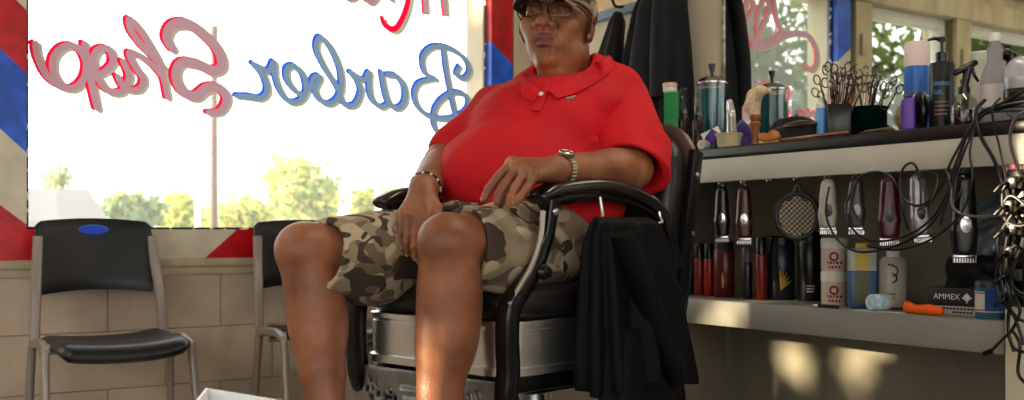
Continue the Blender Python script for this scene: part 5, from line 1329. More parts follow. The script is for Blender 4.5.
b = MB()
for sx_, sy_ in ((1, 0), (-1, 0), (0, 1), (0, -1)): b.box((sx_*wc*.96, sy_*wc*.96, hc/2), (.003 if sx_ else wc*1.95, .003 if sy_ else wc*1.95, hc), bevel=.001)
b.box((0, 0, .002), (wc*1.9, wc*1.9, .004)); b.build('cup_body', M_black, t)
rr = random.Random(3)
heads = [(823, 88), (826, 78), (829, 92), (832, 70), (835, 80), (838, 66), (841, 76), (845, 68), (848, 78), (852, 73), (856, 84), (843, 88), (860, 76)]
posn = ['leftmost', 'second from left', 'third from left, lowest ring', 'fourth from left', 'fifth from left', 'tall one left of centre', 'centre one', 'tall one right of centre', 'one right of the tall pair', 'fourth from right', 'third from right', 'low one in front of centre', 'rightmost, leaning out']
for i, (hx_, hy_) in enumerate(heads):
    top = rx(hx_, hy_, X+rr.uniform(-.02, .03)); bs = Vector((cz0.x+rr.uniform(-.012, .012), cz0.y+rr.uniform(-.012, .012), CT+.012))
    d = top-bs; L_ = d.length+.012; q = Vector((0, 0, 1)).rotation_difference(d.normalized()); t = scissors('scissors in the square black cup, '+posn[i], bs, 0, 0, .07+.05*rr.random(), L_, M_sc if i % 3 else M_sc2, 'scissors in the black cup')
    az = rr.uniform(0, 3.1)
    for ch in t.children: ch.data.transform(q.to_matrix().to_4x4() @ Matrix.Rotation(-YAW+rr.uniform(-.7, .7), 4, 'Z'))
# glass tray with more scissors
X = 2.40; px = 869; t = place('glass_dish', 'dark green glass dish of scissors right of the black cup', 'dish', px, X, CT); r = wpx(17, px, X); h = hz(107, px, X)-CT
lathe_at('dish_body', [(0, 0), (r*.9, 0), (r, .004), (r*1.02, h), (r*.97, h), (r*.94, .008), (0, .007)], liquid_mat('dark green glass', (20, 52, 50), (60, 110, 105)), t, n=32)
heads = [(864, 70), (868, 79), (874, 72), (880, 84), (886, 78), (891, 86), (878, 92)]
cz1 = rx(px, 110, X)
posn = ['leftmost', 'second from left, upright', 'third from left', 'middle one leaning right', 'long one leaning right', 'rightmost, lowest', 'short one in front']
for i, (hx_, hy_) in enumerate(heads):
    top = rx(hx_, hy_, X+rr.uniform(-.03, .03)); bs = Vector((cz1.x+rr.uniform(-.02, .02), cz1.y+rr.uniform(-.01, .03), CT+.014))
    d = top-bs; q = Vector((0, 0, 1)).rotation_difference(d.normalized()); t = scissors('scissors in the green glass dish, '+posn[i], bs, 0, 0, .07+.05*rr.random(), d.length+.012, M_sc2 if i % 3 else M_sc, 'scissors in the glass dish')
    for ch in t.children: ch.data.transform(q.to_matrix().to_4x4() @ Matrix.Rotation(-YAW+rr.uniform(-.7, .7), 4, 'Z'))
# thin dark razor lying in front of the dish
X = 2.24; p1 = rx(880, 128, X); t = thing('razor', 'folded straight razor lying in front of the glass dish', 'razor', (p1.x, p1.y, CT)); b = MB()
b.tube([(0, .06, .005), (.005, .0, .009), (0, -.04, .006)], [.004, .006, .004], 8, flat=.6); b.build('handle', mat('brown razor handle', (84, 56, 36), .3), t); MB().tube([(.004, .05, .010), (.006, -.03, .013)], .002, 6, sm=1).build('blade', M_steel2, t)
# purple flip-top bottle
X = 2.245; px = 908; H_ = hz(86, px, X)-CT; w = wpx(8.5, px, X); t = place('purple_bottle', 'small violet bottle with dark flip top at the counter edge', 'bottle', px, X, CT, rz=.9)
S = SDF((-.05, -.04, 0), (.05, .04, H_+.01), .0022)
S.box((0, 0, H_*.36), (w, w*.62, H_*.37), None, .007); S.ell((w*.2, -w*.2, H_*.52), (w*.75, w*.6, H_*.14), None, .006); o_ = np_build('bottle_body', [S.mesh(1)], mat('violet plastic', (92, 46, 160), .35, var=.1)); o_.parent = t
MB().box((-w*.15, 0, H_*.80), (w*1.1, w*.9, H_*.14), bevel=.004).build('flip_cap', mat('slate blue cap', (50, 62, 104), .35), t)
for k in range(3): MB().box((0, -w*.63, H_*(.2+.13*k)), (w*1.3, .001, .004)).build('print_line', mat('lilac print', (168, 140, 214), .5), t)
# tall blue bottle with white cap
X = 2.40; px = 917; H_ = hz(42, px, X)-CT; r = wpx(12.5, px, X); t = place('blue_spray_can', 'tall blue aerosol can with big pinkish white cap', 'can', px, X, CT); hb = H_*.74
lathe_at('can_body', [(0, 0), (r*.95, 0), (r, .005), (r, hb-.002), (0, hb)], mat('mid blue lacquer', (44, 108, 196), .3, var=.06), t, n=32)
lathe_at('cap', [(r*.985, hb-.001), (r*.985, H_-.008), (r*.9, H_-.001), (r*.6, H_), (0, H_)], mat('pinkish white plastic', (228, 206, 204), .35), t, n=32)
lathe_at('print_band', [(r*1.004, hb*.55), (r*1.004, hb*.58)], M_ink, t, n=32)
# black round brush behind violet bottle
X = 2.30; t = place('palm_brush', 'large black palm brush standing between violet bottle and blue can', 'brush', 921, X, CT, rz=.8)
S = SDF((-.06, -.05, 0), (.06, .06, .13), .003); S.ell((0, 0, .052), (.040, .018, .052), None, .004); S.ell((0, .010, .055), (.028, .014, .036), None, .01); S.clip((0, 0, .001), (0, 0, -1), .001); o_ = np_build('brush_back', [S.mesh(1)], M_black); o_.parent = t
MB().box((0, .026, .05), (.05, .014, .07), bevel=.005).build('bristle_pad', mat('black bristle', (18, 16, 16), .9), t)
# black pump bottle of gel
X = 2.30; px = 942; H_ = hz(62, px, X)-CT; r = wpx(12, px, X); t = place('pump_bottle', 'black pump bottle of shaving gel with light blue lettering', 'bottle', px, X, CT)
lathe_at('bottle_body', [(0, 0), (r*.95, 0), (r, .005), (r, H_-.010), (r*.93, H_-.003), (r*.5, H_), (0, H_)], mat('satin black bottle', (22, 24, 27), .35), t, n=32)
hn = hz(53, px, X)-CT; hk = hz(38, px, X)-CT
lathe_at('collar', [(r*.50, H_-.001), (r*.50, hn), (r*.42, hn+.002), (0, hn+.002)], M_black, t)
b = MB(); b.lathe([(.004, hn), (.004, hk-.008), (.011, hk-.008), (.012, hk-.001), (.006, hk+.003), (0, hk+.003)], n=16)
dd = (-RT*1.0-FW*.1).normalized(); b.tube([(0, 0, hk-.003), tuple(dd*.02+Vector((0, 0, hk-.002))), tuple(dd*.036+Vector((0, 0, hk-.006)))], [.005, .0045, .003], 8); b.build('pump_head', M_black, t)
label_text(t, 'SHAVING', H_*.66, .0145, M_lblue2, 0, r, turn=-8, sx=.78); label_text(t, 'GEL', H_*.54, .0145, M_lblue2, 0, r, turn=-16, sx=.9)
bars(t, [(H_*(.40-.06*k), .03, .004) for k in range(4)], mat('dim print', (150, 110, 100), .6), r, turn=-6)
# small spray bottle with plum liquid
X = 2.255; px = 964; H_ = hz(93, px, X)-CT; r = wpx(13.5, px, X); t = place('trigger_bottle', 'squat clear trigger bottle holding plum-coloured liquid', 'bottle', px, X, CT)
lathe_at('bottle_body', [(0, 0), (r*.95, 0), (r, .005), (r*1.0, H_*.5), (r*.85, H_*.8), (r*.4, H_*.98), (r*.38, H_), (r*.34, H_), (r*.8, H_*.76), (r*.94, H_*.5), (r*.93, .008), (0, .005)], M_clear, t, n=28)
lathe_at('liquid', [(0, .006), (r*.9, .009), (r*.92, H_*.46), (0, H_*.46)], M_purpleliq, t, n=28)
ht = hz(62, px, X)-CT; b = MB(); b.lathe([(r*.42, H_-.002), (r*.42, H_+.014), (r*.2, H_+.016), (0, H_+.016)], n=16)
e_ = RT; b.tube([tuple(Vector((0, 0, H_+.012))), tuple(e_*.004+Vector((0, 0, H_+.03))), tuple(e_*.012+Vector((0, 0, ht-.012))), tuple(e_*.030+Vector((0, 0, ht)))], [.008, .009, .010, .006], 10)
b.tube([tuple(e_*.010+Vector((0, 0, ht-.012))), tuple(e_*-.014+Vector((0, 0, ht-.022))), tuple(e_*-.022+Vector((0, 0, ht-.030)))], [.010, .008, .005], 10)
b.tube([tuple(e_*.020+Vector((0, 0, ht-.014))), tuple(e_*.024+Vector((0, 0, ht-.030))), tuple(e_*.034+Vector((0, 0, ht-.046)))], [.004, .004, .003], 8); b.build('trigger_head', M_black, t)
# tall white bottle behind, large clear bottle, black trigger heads, grey spray
X = 2.46; px = 981; H_ = hz(52, px, X)-CT; r = wpx(11, px, X); t = place('white_bottle', 'plain off-white bottle behind the large clear bottle', 'bottle', px, X, CT)
lathe_at('bottle_body', [(0, 0), (r*.95, 0), (r, .005), (r, H_*.72), (0, H_*.72)], mat('off white plastic', (206, 204, 184), .4), t); lathe_at('cap', [(r*.98, H_*.72), (r*.98, H_-.004), (r*.85, H_), (0, H_)], mat('sage cap', (190, 200, 180), .4), t)
X = 2.30; px = 995; H_ = hz(33, px, X)-CT; r = wpx(14, px, X); t = place('clear_bottle', 'large clear ribbed bottle of milky liquid with white screw cap', 'bottle', px, X, CT)
hs = hz(75, px, X)-CT; hn = hz(62, px, X)-CT
M_milk = liquid_mat('frosted bottle plastic', (206, 202, 206), (225, 225, 228), .42)
lathe_at('bottle_body', [(0, 0), (r*.94, 0), (r, .006), (r, hs*.2), (r*.95, hs*.23), (r, hs*.27), (r, hs*.86), (r*.9, hs), (r*.55, hn), (r*.50, hn+.01), (r*.56, hn+.03), (r*.34, H_-.022), (r*.3, H_-.018), (0, H_-.018)], M_milk, t, n=32)
lathe_at('screw_cap', [(r*.38, H_-.020), (r*.38, H_-.004), (r*.33, H_), (0, H_)], M_white, t, n=20)
lathe_at('label_band', [(r*1.006, hs*.35), (r*1.006, hs*.8)], mat('pale label', (206, 196, 198), .5), t, n=32)
X = 2.42; px = 1012; t = place('black_spray_bottle', 'black spray bottle with knobbed head at the far right behind others', 'bottle', px, X, CT); H_ = hz(48, px, X)-CT; r = wpx(12, px, X)
lathe_at('bottle_body', [(0, 0), (r*.95, 0), (r, .005), (r, H_*.55), (r*.5, H_*.66), (r*.35, H_*.7), (0, H_*.7)], M_black, t)
S = SDF((-.05, -.05, H_*.6), (.05, .05, H_+.03), .0028); S.cone((0, 0, H_*.66), (0, 0, H_*.9), .014, .012, .003); S.ell((-.010, .012, H_*.93), (.017, .017, .015), None, .006); S.ell((.012, -.012, H_*.85), (.015, .015, .012), None, .005); S.cone((0, 0, H_*.86), (.02, -.03, H_*.74), .006, .004, .003)
o_ = np_build('spray_head', [S.mesh(1)], M_black); o_.parent = t
X = 2.235; px = 1021; t = place('dome_appliance', 'grey dome-topped appliance with a black front badge at the far right', 'appliance', px, X, CT, rz=.6); H_ = hz(56, px, X)-CT
S = SDF((-.06, -.06, 0), (.06, .06, H_+.02), .0028); S.cone((0, 0, .03), (0, 0, H_-.038), .034, .033, .002); S.cone((0, 0, H_-.05), (0, 0, H_-.028), .036, .026, .01); S.clip((0, 0, .001), (0, 0, -1), 0)
o_ = np_build('housing', [S.mesh(1)], mat('satin silver plastic', (178, 178, 184), .3, .2)); o_.parent = t
lathe_at('black_band', [(.0352, H_*.30), (.0365, H_*.34), (.0365, H_*.44), (.0352, H_*.48)], M_black, t, n=28)
bars(t, [(H_*.39, .03, .007)], M_ink, .0365)

# ================================================================ hanging tools
M_hook = M_steel2
def hook(px, X=XF+.03, grp=True):
    p = rx(px, 182, X); z0 = .955
    o = MB().tube([(0, 0, 0), (0, 0, -.008), (-.006, 0, -.013), (-.013, 0, -.010), (-.013, 0, -.003)], .0016, 6).build('cup_hook', M_hook)
    o.location = (p.x, p.y, z0); return o
hooknames = {722: 'cup hook carrying the black clipper on the far left', 744: 'cup hook carrying the dark red clipper on the left', 770: 'empty cup hook under the counter', 797: 'cup hook carrying the round mesh paddle', 828: 'cup hook carrying the pale trimmer', 856: 'cup hook carrying the black trimmer with chrome head', 888: 'cup hook carrying the maroon clipper', 920: 'cup hook carrying the silver clipper', 963: 'cup hook carrying the long black clipper'}
for px_, lb in hooknames.items():
    setp(hook(px_), lb, 'hook', 'hooks under the counter')
def clipper(label, px, y0, y1, wpx_, m, m2, X=XF+.022, lean=0, blade=True, group='clippers hanging under the counter', taper=.95, turn=-YAW-.22, kind='hair_clipper'):
    p = rx(px, y0, X); z1 = min(p.z, .938); z0 = rx(px, y1, X).z; w = wpx(wpx_, px, X)/2; Hh = z1-z0
    t = thing(kind, label, 'clipper', (p.x, p.y, z0), turn, group)
    S = SDF((-.05, -.05, -.01), (.05, .05, Hh+.02), .0022)
    S.chain([(0, 0, w*.9), (0, 0, Hh*.35), (0, .002, Hh*.7), (0, 0, Hh-w*.5)], [w*.92, w, w*.86, w*taper*.8], .002, .004)
    S.box((0, 0, Hh/2), (w*1.05, w*.72, Hh*.6), None, .004, 0) if False else None
    S.clip((0, -w*.8, 0), (0, -1, 0), .004); S.clip((0, w*.8, 0), (0, 1, 0), .004); S.clip((0, 0, .012), (0, 0, -1), .002)
    o_ = np_build('clipper_body', [S.mesh(1)], m); o_.parent = t
    if blade:
        b = MB(); b.box((0, 0, .008), (w*1.7, w*.9, .010), bevel=.002)
        for k in range(9): b.box((w*(-.76+.19*k), -w*.1, -.001), (w*.09, w*.7, .010))
        b.build('blade', M_steel2, t)
    MB().lathe([(0, 0), (w*.45, 0), (w*.4, .003), (0, .004)], (0, -w*.70, Hh*.42), 14, rot=Matrix.Rotation(H, 3, 'X'), sy=1.6).build('switch', m2, t)
    MB().tube([(0, 0, Hh-w*.4), (0, 0, Hh+.003), (-.004, 0, Hh+.010), (0, 0, Hh+.016), (.004, 0, Hh+.010), (0, 0, Hh+.003)], .0014, 6).build('hanging_loop', M_steel2, t)
    if lean:
        R_ = Matrix.Translation((0, 0, Hh)) @ Matrix.Rotation(lean, 4, 'Y') @ Matrix.Translation((0, 0, -Hh))
        for ch in t.children: ch.data.transform(R_)
    return t
M_maroon = mat('maroon plastic', (66, 14, 24), .25); M_dkred = mat('dark brown red plastic', (62, 28, 24), .25); M_silver = mat('silver plastic', (150, 148, 146), .3, .5); M_cream2 = mat('ivory plastic', (170, 164, 150), .35)
clipper('black hair clipper hanging on the far left hook', 722, 188, 240, 15.5, M_black, M_steel2)
clipper('dark red-brown hair clipper hanging second from the left', 744, 188, 242, 17, M_dkred, M_steel2)
clipper('ivory and black trimmer hanging right of the mesh paddle', 828, 180, 232, 19, M_cream2, M_black)
clipper('black trimmer with pale head hanging behind the cables', 856, 180, 232, 18, mat('charcoal plastic', (52, 50, 50), .3), M_cream2)
clipper('maroon hair clipper hanging in the middle of the row', 889, 178, 243, 22, M_maroon, M_black)
clipper('silver hair clipper hanging at an angle left of the long black one', 917, 176, 240, 20, M_silver, M_black, lean=-.08)
clipper('long black hair clipper hanging nearest the end panel', 964, 176, 260, 26, M_black, M_steel2)
# round mesh paddle
X = XF+.022; px = 797; p = rx(px, 216, X); R_ = wpx(22, px, X)
t = thing('mesh_paddle', 'round black twist-sponge paddle with a wire mesh face', 'paddle', (p.x, p.y, p.z-R_), -YAW-.25, None)
b = MB(); ring = [(R_*.92*math.cos(a), 0, R_+R_*1.02*math.sin(a)) for a in np.linspace(0, 2*math.pi, 28, endpoint=False)]; b.tube(ring, .0062, 10, sm=1, closed=True, flat=1.2)
zt = .94-(p.z-R_)
b.tube([(-R_*.62, 0, R_*1.78), (-R_*.25, 0, zt-.045), (0, 0, zt-.008), (R_*.25, 0, zt-.045), (R_*.62, 0, R_*1.78)], .0042, 8); b.build('frame', mat('matt black frame', (20, 20, 20), .4), t)
b = MB()
for k in range(-5, 6):
    for s in (-1, 1):
        d = k*R_*.165; hl = math.sqrt(max(0, (R_*.93)**2-d*d))
        c_, sn = math.cos(math.pi/4*s), math.sin(math.pi/4*s); a = Vector((-sn*d-c_*hl, .001*s, R_+c_*d-sn*hl)); e = Vector((-sn*d+c_*hl, .001*s, R_+c_*d+sn*hl)); b.tube([a, e], .0011, 5, sm=1)
b.build('wire_mesh', mat('tan wire mesh', (200, 190, 172), .3, .6), t)

# ================================================================ shelf goods
def sh(px): return ST
def can(label, px, ytop, wp_, m, capm, X=2.34, group='cans on the lower shelf', capf=.26, name='spray_can', band=None, text=None, tm=None, ts=.012):
    t, H_ = spray_can(name, label, 'can', px, X, ytop, wpx(wp_, px, X)/2, m, capm, base=ST, group=group, capf=capf, band=band)
    if text: label_text(t, text, H_*.42, ts, tm or M_ink, 0, wpx(wp_, px, X)/2)
    return t
M_canred = mat('red can lacquer', (120, 24, 22), .3, var=.1); M_cannavy = mat('navy can lacquer', (16, 24, 34), .3); M_canblack = mat('black can lacquer', (18, 18, 20), .3)
can('slim dark teal can at the left end of the lower shelf', 689, 250, 10, M_cannavy, M_black)
can('slim red can with black cap, leftmost red one', 699, 243, 10.5, M_canred, M_black)
can('slim bright red can with black cap, second red one', 709, 243, 10.5, mat('bright red can', (150, 26, 20), .3), M_black)
t = can('wide dark red can with a gold leaf mark', 724, 241, 21, mat('deep red can', (84, 20, 18), .3), mat('dull black lid', (26, 24, 24), .5), capf=.12)
def leafmark(t, z, r, s=1, turn=0, m=M_gold2):
    loc = t.location; d = (CAM-Vector((loc.x, loc.y, CAM.z))); d.normalize(); d = Matrix.Rotation(turn, 3, 'Z') @ d; xa = Vector((0, 0, 1)).cross(d)
    b = MB()
    for k in range(5):
        a = .5+k*.28; p0 = Vector((0, 0, z-loc.z*0))+d*(r+.0006); q = [p0+xa*(-.012*s), p0+xa*(-.012+.014*math.cos(a))*s+Vector((0, 0, .018*math.sin(a)*s*1.4)), p0+xa*(-.012+.026*math.cos(a))*s+Vector((0, 0, .03*math.sin(a)*s*1.4))]
        b.tube(q, [.0008, .0022*s, .0005], 6, sm=3)
    b.build('leaf_print', m, t)['label'] = 'printed spray of leaves'
leafmark(t, .03, .030*.95, 1.1, .3)
can('slim black can with a grey cap below the red-brown clipper', 747, 247, 11, M_canblack, mat('grey cap', (70, 70, 72), .4))
can('slim red can with black cap left of the large navy tubs', 761, 237, 11, M_canred, M_black, capf=.24)
t = can('large navy tub with a gold leaf mark below the mesh paddle', 781, 236, 27, M_cannavy, M_black, X=2.40, capf=.1); leafmark(t, .03, .044, 1.4, .35)
t = can('large black tub with a small silver label', 810, 232, 24, M_canblack, M_black, X=2.42, capf=.1)
bars(t, [(.045, .022, .003), (.037, .022, .003), (.029, .018, .003)], M_ink, wpx(24, 810, 2.42)/2)
# stacked white jars
def wjar(label, px, y0, y1, X, base):
    r = wpx(13, px, X); H_ = rx(px, y0, X).z-base; t = place('cream_jar', label, 'jar', px, X, base, 'stacked white jars')
    lathe_at('jar_body', [(0, 0), (r*.93, 0), (r*.96, .004), (r*.96, H_*.70), (0, H_*.70)], mat('ivory jar', (212, 196, 180), .35), t)
    lathe_at('lid', [(r, H_*.70), (r, H_-.004), (r*.93, H_), (0, H_)], M_white, t)
    label_text(t, '\u25cf', H_*.42, .035, M_redink, 0, r*.96)
    bars(t, [(H_*.26, .036, .007), (H_*.13, .03, .007)], M_redink, r*.965); return H_
h1 = wjar('white cream jar with red print, lower one of the stack', 834, 271, 304, 2.35, ST); wjar('white cream jar with red print, upper one of the stack', 834, 238, 271, 2.35, ST+h1)
# blue and yellow bottle
X = 2.30; px = 862; r = wpx(14, px, X); H_ = rx(px, 243, X).z-ST; t = place('blue_yellow_bottle', 'blue-labelled bottle with yellow panel and yellow cap', 'bottle', px, X, ST, rz=-YAW-.1)
MB().box((0, 0, H_*.29), (r*1.92, r*1.1, H_*.58), bevel=.006, seg=3).build('lower_body', mat('denim blue plastic', (54, 84, 128), .35, var=.08), t)
MB().box((0, 0, H_*.74), (r*1.9, r*1.08, H_*.36), bevel=.006, seg=3).build('upper_body', mat('pale bottle plastic', (176, 180, 176), .35), t)
MB().box((-r*.10, -r*.545, H_*.74), (r*1.0, .002, H_*.30)).build('yellow_panel', mat('mustard panel', (206, 176, 70), .5), t)
MB().box((-r*.10, -r*.555, H_*.30), (r*1.0, .002, H_*.48)).build('olive_panel', mat('olive panel', (92, 92, 62), .5), t)
lathe_at('cap', [(r*.45, H_*.92), (r*.45, H_-.002), (r*.38, H_), (0, H_)], mat('yellow cap', (206, 180, 70), .4), t)
# white lotion bottle
X = 2.40; px = 893; r = wpx(13.5, px, X); H_ = rx(px, 250, X).z-ST; t = place('lotion_bottle', 'cream oval lotion bottle with dark round print', 'bottle', px, X, ST, rz=-YAW)
lathe_at('bottle_body', [(0, 0), (r*.95, 0), (r, .004), (r, H_*.80), (r*.8, H_*.87), (r*.45, H_*.89), (0, H_*.89)], mat('cream bottle', (190, 184, 166), .4), t, sy=.62, n=28)
lathe_at('cap', [(r*.5, H_*.88), (r*.5, H_-.003), (r*.42, H_), (0, H_)], M_white, t)
label_text(t, '\u25cf', H_*.62, .04, mat('dark print', (50, 44, 40), .6), 0, r*.64); label_text(t, '\u25cf', H_*.50, .034, mat('dark print', (50, 44, 40), .6), 0, r*.64)
bars(t, [(H_*.75, .03, .005), (H_*.24, .034, .005), (H_*.16, .03, .004)], mat('dark print', (50, 44, 40), .6), r*.76)
# powder roll lying on a card, pen
X = 2.235; p1 = rx(879, 300, X); t = thing('label_roll', 'short white and blue tub lying on its side at the shelf edge', 'tub', (p1.x, p1.y, ST+.003), -YAW+.5)
r = wpx(8.2, 879, X)
MB().lathe([(0, 0), (r*.9, 0), (r, .004), (r, .044), (0, .044)], (-.028, 0, r), 24, rot=Matrix.Rotation(H, 3, 'Y')).build('tub_body', mat('sky label', (120, 178, 200), .4, var2=(226, 230, 228), vscale=50), t)
MB().lathe([(r*.96, 0), (r*.96, .014), (r*.88, .017), (0, .017)], (.016, 0, r), 24, rot=Matrix.Rotation(H, 3, 'Y')).build('lid', mat('pinkish white lid', (216, 196, 186), .4), t)
t = thing('card', 'small pale card lying under the tub at the shelf edge', 'card', (p1.x-.005, p1.y-.01, ST), .1); MB().box((0, 0, .0012), (.035, .13, .0022), bevel=.0006).build('sheet', mat('pale blue card', (176, 190, 200), .5), t)
X = 2.225; p1 = rx(826, 306, X); t = thing('marker_pen', 'black marker pen with a pale tip lying on the shelf edge', 'pen', (p1.x, p1.y, ST))
MB().tube([(0, -.04, .005), (0, .025, .005)], .0048, 10, sm=1).build('barrel', M_black, t); MB().tube([(0, .025, .005), (0, .042, .005)], [.0042, .002], 10, sm=1).build('tip', M_white, t)
# orange-handled knife
X = 2.235; p1, p2 = rx(905, 306, X), rx(943, 307, X); t = thing('putty_knife', 'orange plastic handled tool lying on the shelf', 'tool', ((p1.x+p2.x)/2, (p1.y+p2.y)/2, ST))
Lh = p1.y-p2.y; S = SDF((-.03, -Lh, 0), (.03, Lh, .04), .002); S.chain([(0, Lh*.5-.01, .0165), (0, Lh*.2, .012), (0, -Lh*.15, .014), (0, -Lh*.5+.01, .0125)], [.0135, .0105, .0135, .011], .004); S.cone((0, Lh*.5-.006, .010), (0, Lh*.5-.006, .024), .007, .007, .004)
o_ = np_build('handle', [S.mesh(1)], mat('orange plastic', (240, 92, 8), .35)); o_.parent = t
MB().tube([(0, Lh*.5-.01, .012), (.0, Lh*.5+.04, .010)], [.004, .003], 8, sm=1).build('blade', mat('dark wine steel', (70, 30, 40), .4, .5), t)
# glove box
X = 2.33; px = 970; p = rx(px, 300, X); H_ = rx(px, 288, X).z-ST; t = thing('glove_box', 'black and white carton of latex gloves at the right of the shelf', 'box', (p.x+.02, p.y-.004, ST), -H+.08)
b = MB(); b.box((0, 0, H_*.66), (.20, .10, H_*.68), mi=0, bevel=.0015).box((0, 0, H_*.16), (.20, .10, H_*.32), mi=1, bevel=.0015); b.build('carton', [mat('charcoal card', (38, 38, 42), .5), mat('grey white card', (186, 182, 176), .5)], t)
def face_text(t, s_, x, z, size, m, yf=-.0515, sx=1, name='label_print'):
    M_ = pm(t) @ Matrix(((1, 0, 0, x), (0, 0, -1, yf), (0, 1, 0, z), (0, 0, 0, 1))); return text_obj(name, s_, size, M_, m, t, sx=sx)
face_text(t, 'AMMEX', -.048, H_*.66, .020, M_ink); face_text(t, '\u25cf', .004, H_*.64, .022, M_ink); mb = MB()
for k in range(11): mb.box((-.055+.009*k, -.0508, H_*.23), (.0065, .0008, .005)); 
for k in range(6): mb.box((-.03+.009*k, -.0508, H_*.10), (.0065, .0008, .005))
mb.build('printed_marks', mat('dark print', (50, 44, 40), .6), t); MB().prism([(.022, 0), (.06, 0), (.06, -.03), (.036, -.03)], .0500, .0508, M=Matrix(((1, 0, 0, 0), (0, 0, -1, 0), (0, 1, 0, H_*.92), (0, 0, 0, 1)))).build('pale_corner_print', mat('pale grey print', (170, 168, 170), .5), t)
for k in range(8): MB().box((.004+.0095*math.cos(k*.785), -.0512, H_*.64+.0095*math.sin(k*.785)), (.004, .0008, .004), M=None).build('gear_print', M_ink, t) if k % 2 == 0 else None
# blue tub with white label, black cloth and plastic bag above
X = 2.235; px = 990.5; r = wpx(14.5, px, X); H_ = rx(px, 281, X).z-ST; t = place('wipes_tub', 'blue tub with white and red label beside the end panel', 'tub', px, X+.03, ST)
lathe_at('tub_body', [(0, 0), (r*.95, 0), (r, .004), (r, H_*.84), (0, H_*.84)], mat('teal blue plastic', (44, 92, 120), .35), t, n=32)
lathe_at('lid', [(r*1.03, H_*.82), (r*1.03, H_-.004), (r*.95, H_), (0, H_)], mat('dark teal lid', (24, 40, 50), .4), t, n=32)
lathe_at('label', [(r*1.005, H_*.18), (r*1.005, H_*.72)], mat('off white label', (196, 190, 178), .5), t, n=32)
for z_ in (.22, .66): lathe_at('red_line', [(r*1.01, H_*z_), (r*1.01, H_*z_+.003)], M_redink, t, n=32)
bars(t, [(H_*.5, .012, .05)], mat('blue print', (30, 70, 140), .5), r*1.01, yoff=-.012); bars(t, [(H_*(.6-.08*k), .022, .003) for k in range(5)], mat('dark print', (50, 44, 40), .6), r*1.01, yoff=.014)
X = 2.46; p = rx(985, 285, X); t = thing('black_cloth', 'crumpled black cloth heaped behind the glove carton', 'cloth', (p.x, p.y, ST))
S = SDF((-.12, -.14, 0), (.12, .14, .22), .0045)
for k in range(16): S.ell((rr.uniform(-.05, .05), rr.uniform(-.08, .08), rr.uniform(.02, .12)), (rr.uniform(.03, .05), rr.uniform(.03, .06), rr.uniform(.02, .045)), None, .012)
S.clip((0, 0, .001), (0, 0, -1), 0); S.disp(lambda X_, Y_, Z_: .004*np.sin(60*X_+50*Z_)*np.sin(55*Y_-20*Z_)); o_ = np_build('cloth_heap', [S.mesh(1)], M_coat); o_.parent = t
X = 2.50; p = rx(988, 225, X); t = thing('plastic_bag', 'crinkled clear plastic bag hanging behind the long black clipper', 'bag', (p.x, p.y, p.z-.12))
S = SDF((-.08, -.12, -.02), (.10, .12, .22), .0045); S.ell((0, 0, .08), (.045, .075, .085), None, .01); S.cone((0, 0, .13), (.02, .0, .20), .035, .012, .02)
S.disp(lambda X_, Y_, Z_: .007*np.sin(90*Y_+40*Z_)*np.sin(75*Z_-50*Y_)+.004*np.sin(160*Z_+90*Y_)); o_ = np_build('film', [S.mesh(0)], mat('crinkled grey film', (128, 136, 146), .12, spec=.9, var=.3, vscale=30)); o_.parent = t
# ================================================================ cables
M_cable = mat('black cable', (17, 17, 18), .35)
def cable(label, pts, r=.0030, m=M_cable, X=2.17, group='black cables hanging over the counter edge', name='power_cable'):
    P = []
    for q in pts: P.append(rx(q[0], q[1], q[2] if len(q) > 2 else X))
    o = MB().tube(P, r, 8, sm=8).build(name, m); return setp(o, label, 'cable', group)
e = 2.33   # where cables lie behind the front edge on top of the counter
F_ = 2.185
cable('cable looping low from the left trimmer to the counter edge', [(829, 187, 2.20), (826, 215), (838, 240), (860, 252), (895, 246), (925, 230), (945, 205), (953, 180), (962, 150, 2.18), (975, 118, 2.19), (1000, 104, 2.2), (1030, 98, 2.2)])
cable('cable looping around the black trimmer', [(856, 186, 2.20), (846, 205), (850, 225), (868, 240), (900, 238), (928, 222), (946, 195), (955, 165), (966, 138, 2.18), (978, 117, 2.19), (1004, 108, 2.2), (1030, 106, 2.2)])
cable('cable arching over the maroon clipper', [(866, 232, 2.19), (852, 205), (858, 180), (874, 172), (892, 178), (905, 200), (922, 205), (940, 188), (952, 160), (968, 132, 2.18), (985, 114, 2.19), (1030, 110, 2.2)])
cable('cable arching over the silver clipper', [(908, 230, 2.19), (902, 205), (900, 180), (905, 166), (914, 164), (920, 180), (921, 205)])
cable('cable sweeping from the clippers up to the right corner', [(940, 225), (950, 190), (957, 165), (962, 148, 2.18), (972, 126, 2.185), (990, 110, 2.19), (1030, 88, 2.2)])
cable('thick cable curving over the top near the end panel', [(985, 100, 2.20), (976, 112, 2.17), (980, 135), (994, 160), (1006, 190), (1016, 215), (1028, 230)], r=.0042)
cable('thin cable running straight down beside the thick one', [(1000, 98, 2.2), (992, 112, 2.175), (1000, 150), (1008, 190), (1014, 230), (1010, 262)], r=.0026)
cable('cable hanging along the right edge of the view', [(1030, 110, 2.19), (1016, 118, 2.17), (1010, 140), (1018, 170), (1030, 185)], r=.004)
cable('pale brown cable drooping in front of the long black clipper', [(946, 168), (951, 185), (952, 205), (962, 214), (985, 217), (1008, 213), (1022, 205), (1032, 196)], r=.0034, m=mat('grey brown cable', (96, 88, 80), .35))
cable('cable from the mesh paddle side to the counter edge', [(868, 246), (896, 250), (930, 240), (960, 215), (972, 180), (970, 150), (978, 122, 2.18), (996, 108, 2.19), (1030, 102, 2.2)], r=.0027)
cable('short cable loop above the silver clipper', [(918, 210, 2.19), (932, 200), (938, 178), (928, 172), (918, 180)], r=.0026)
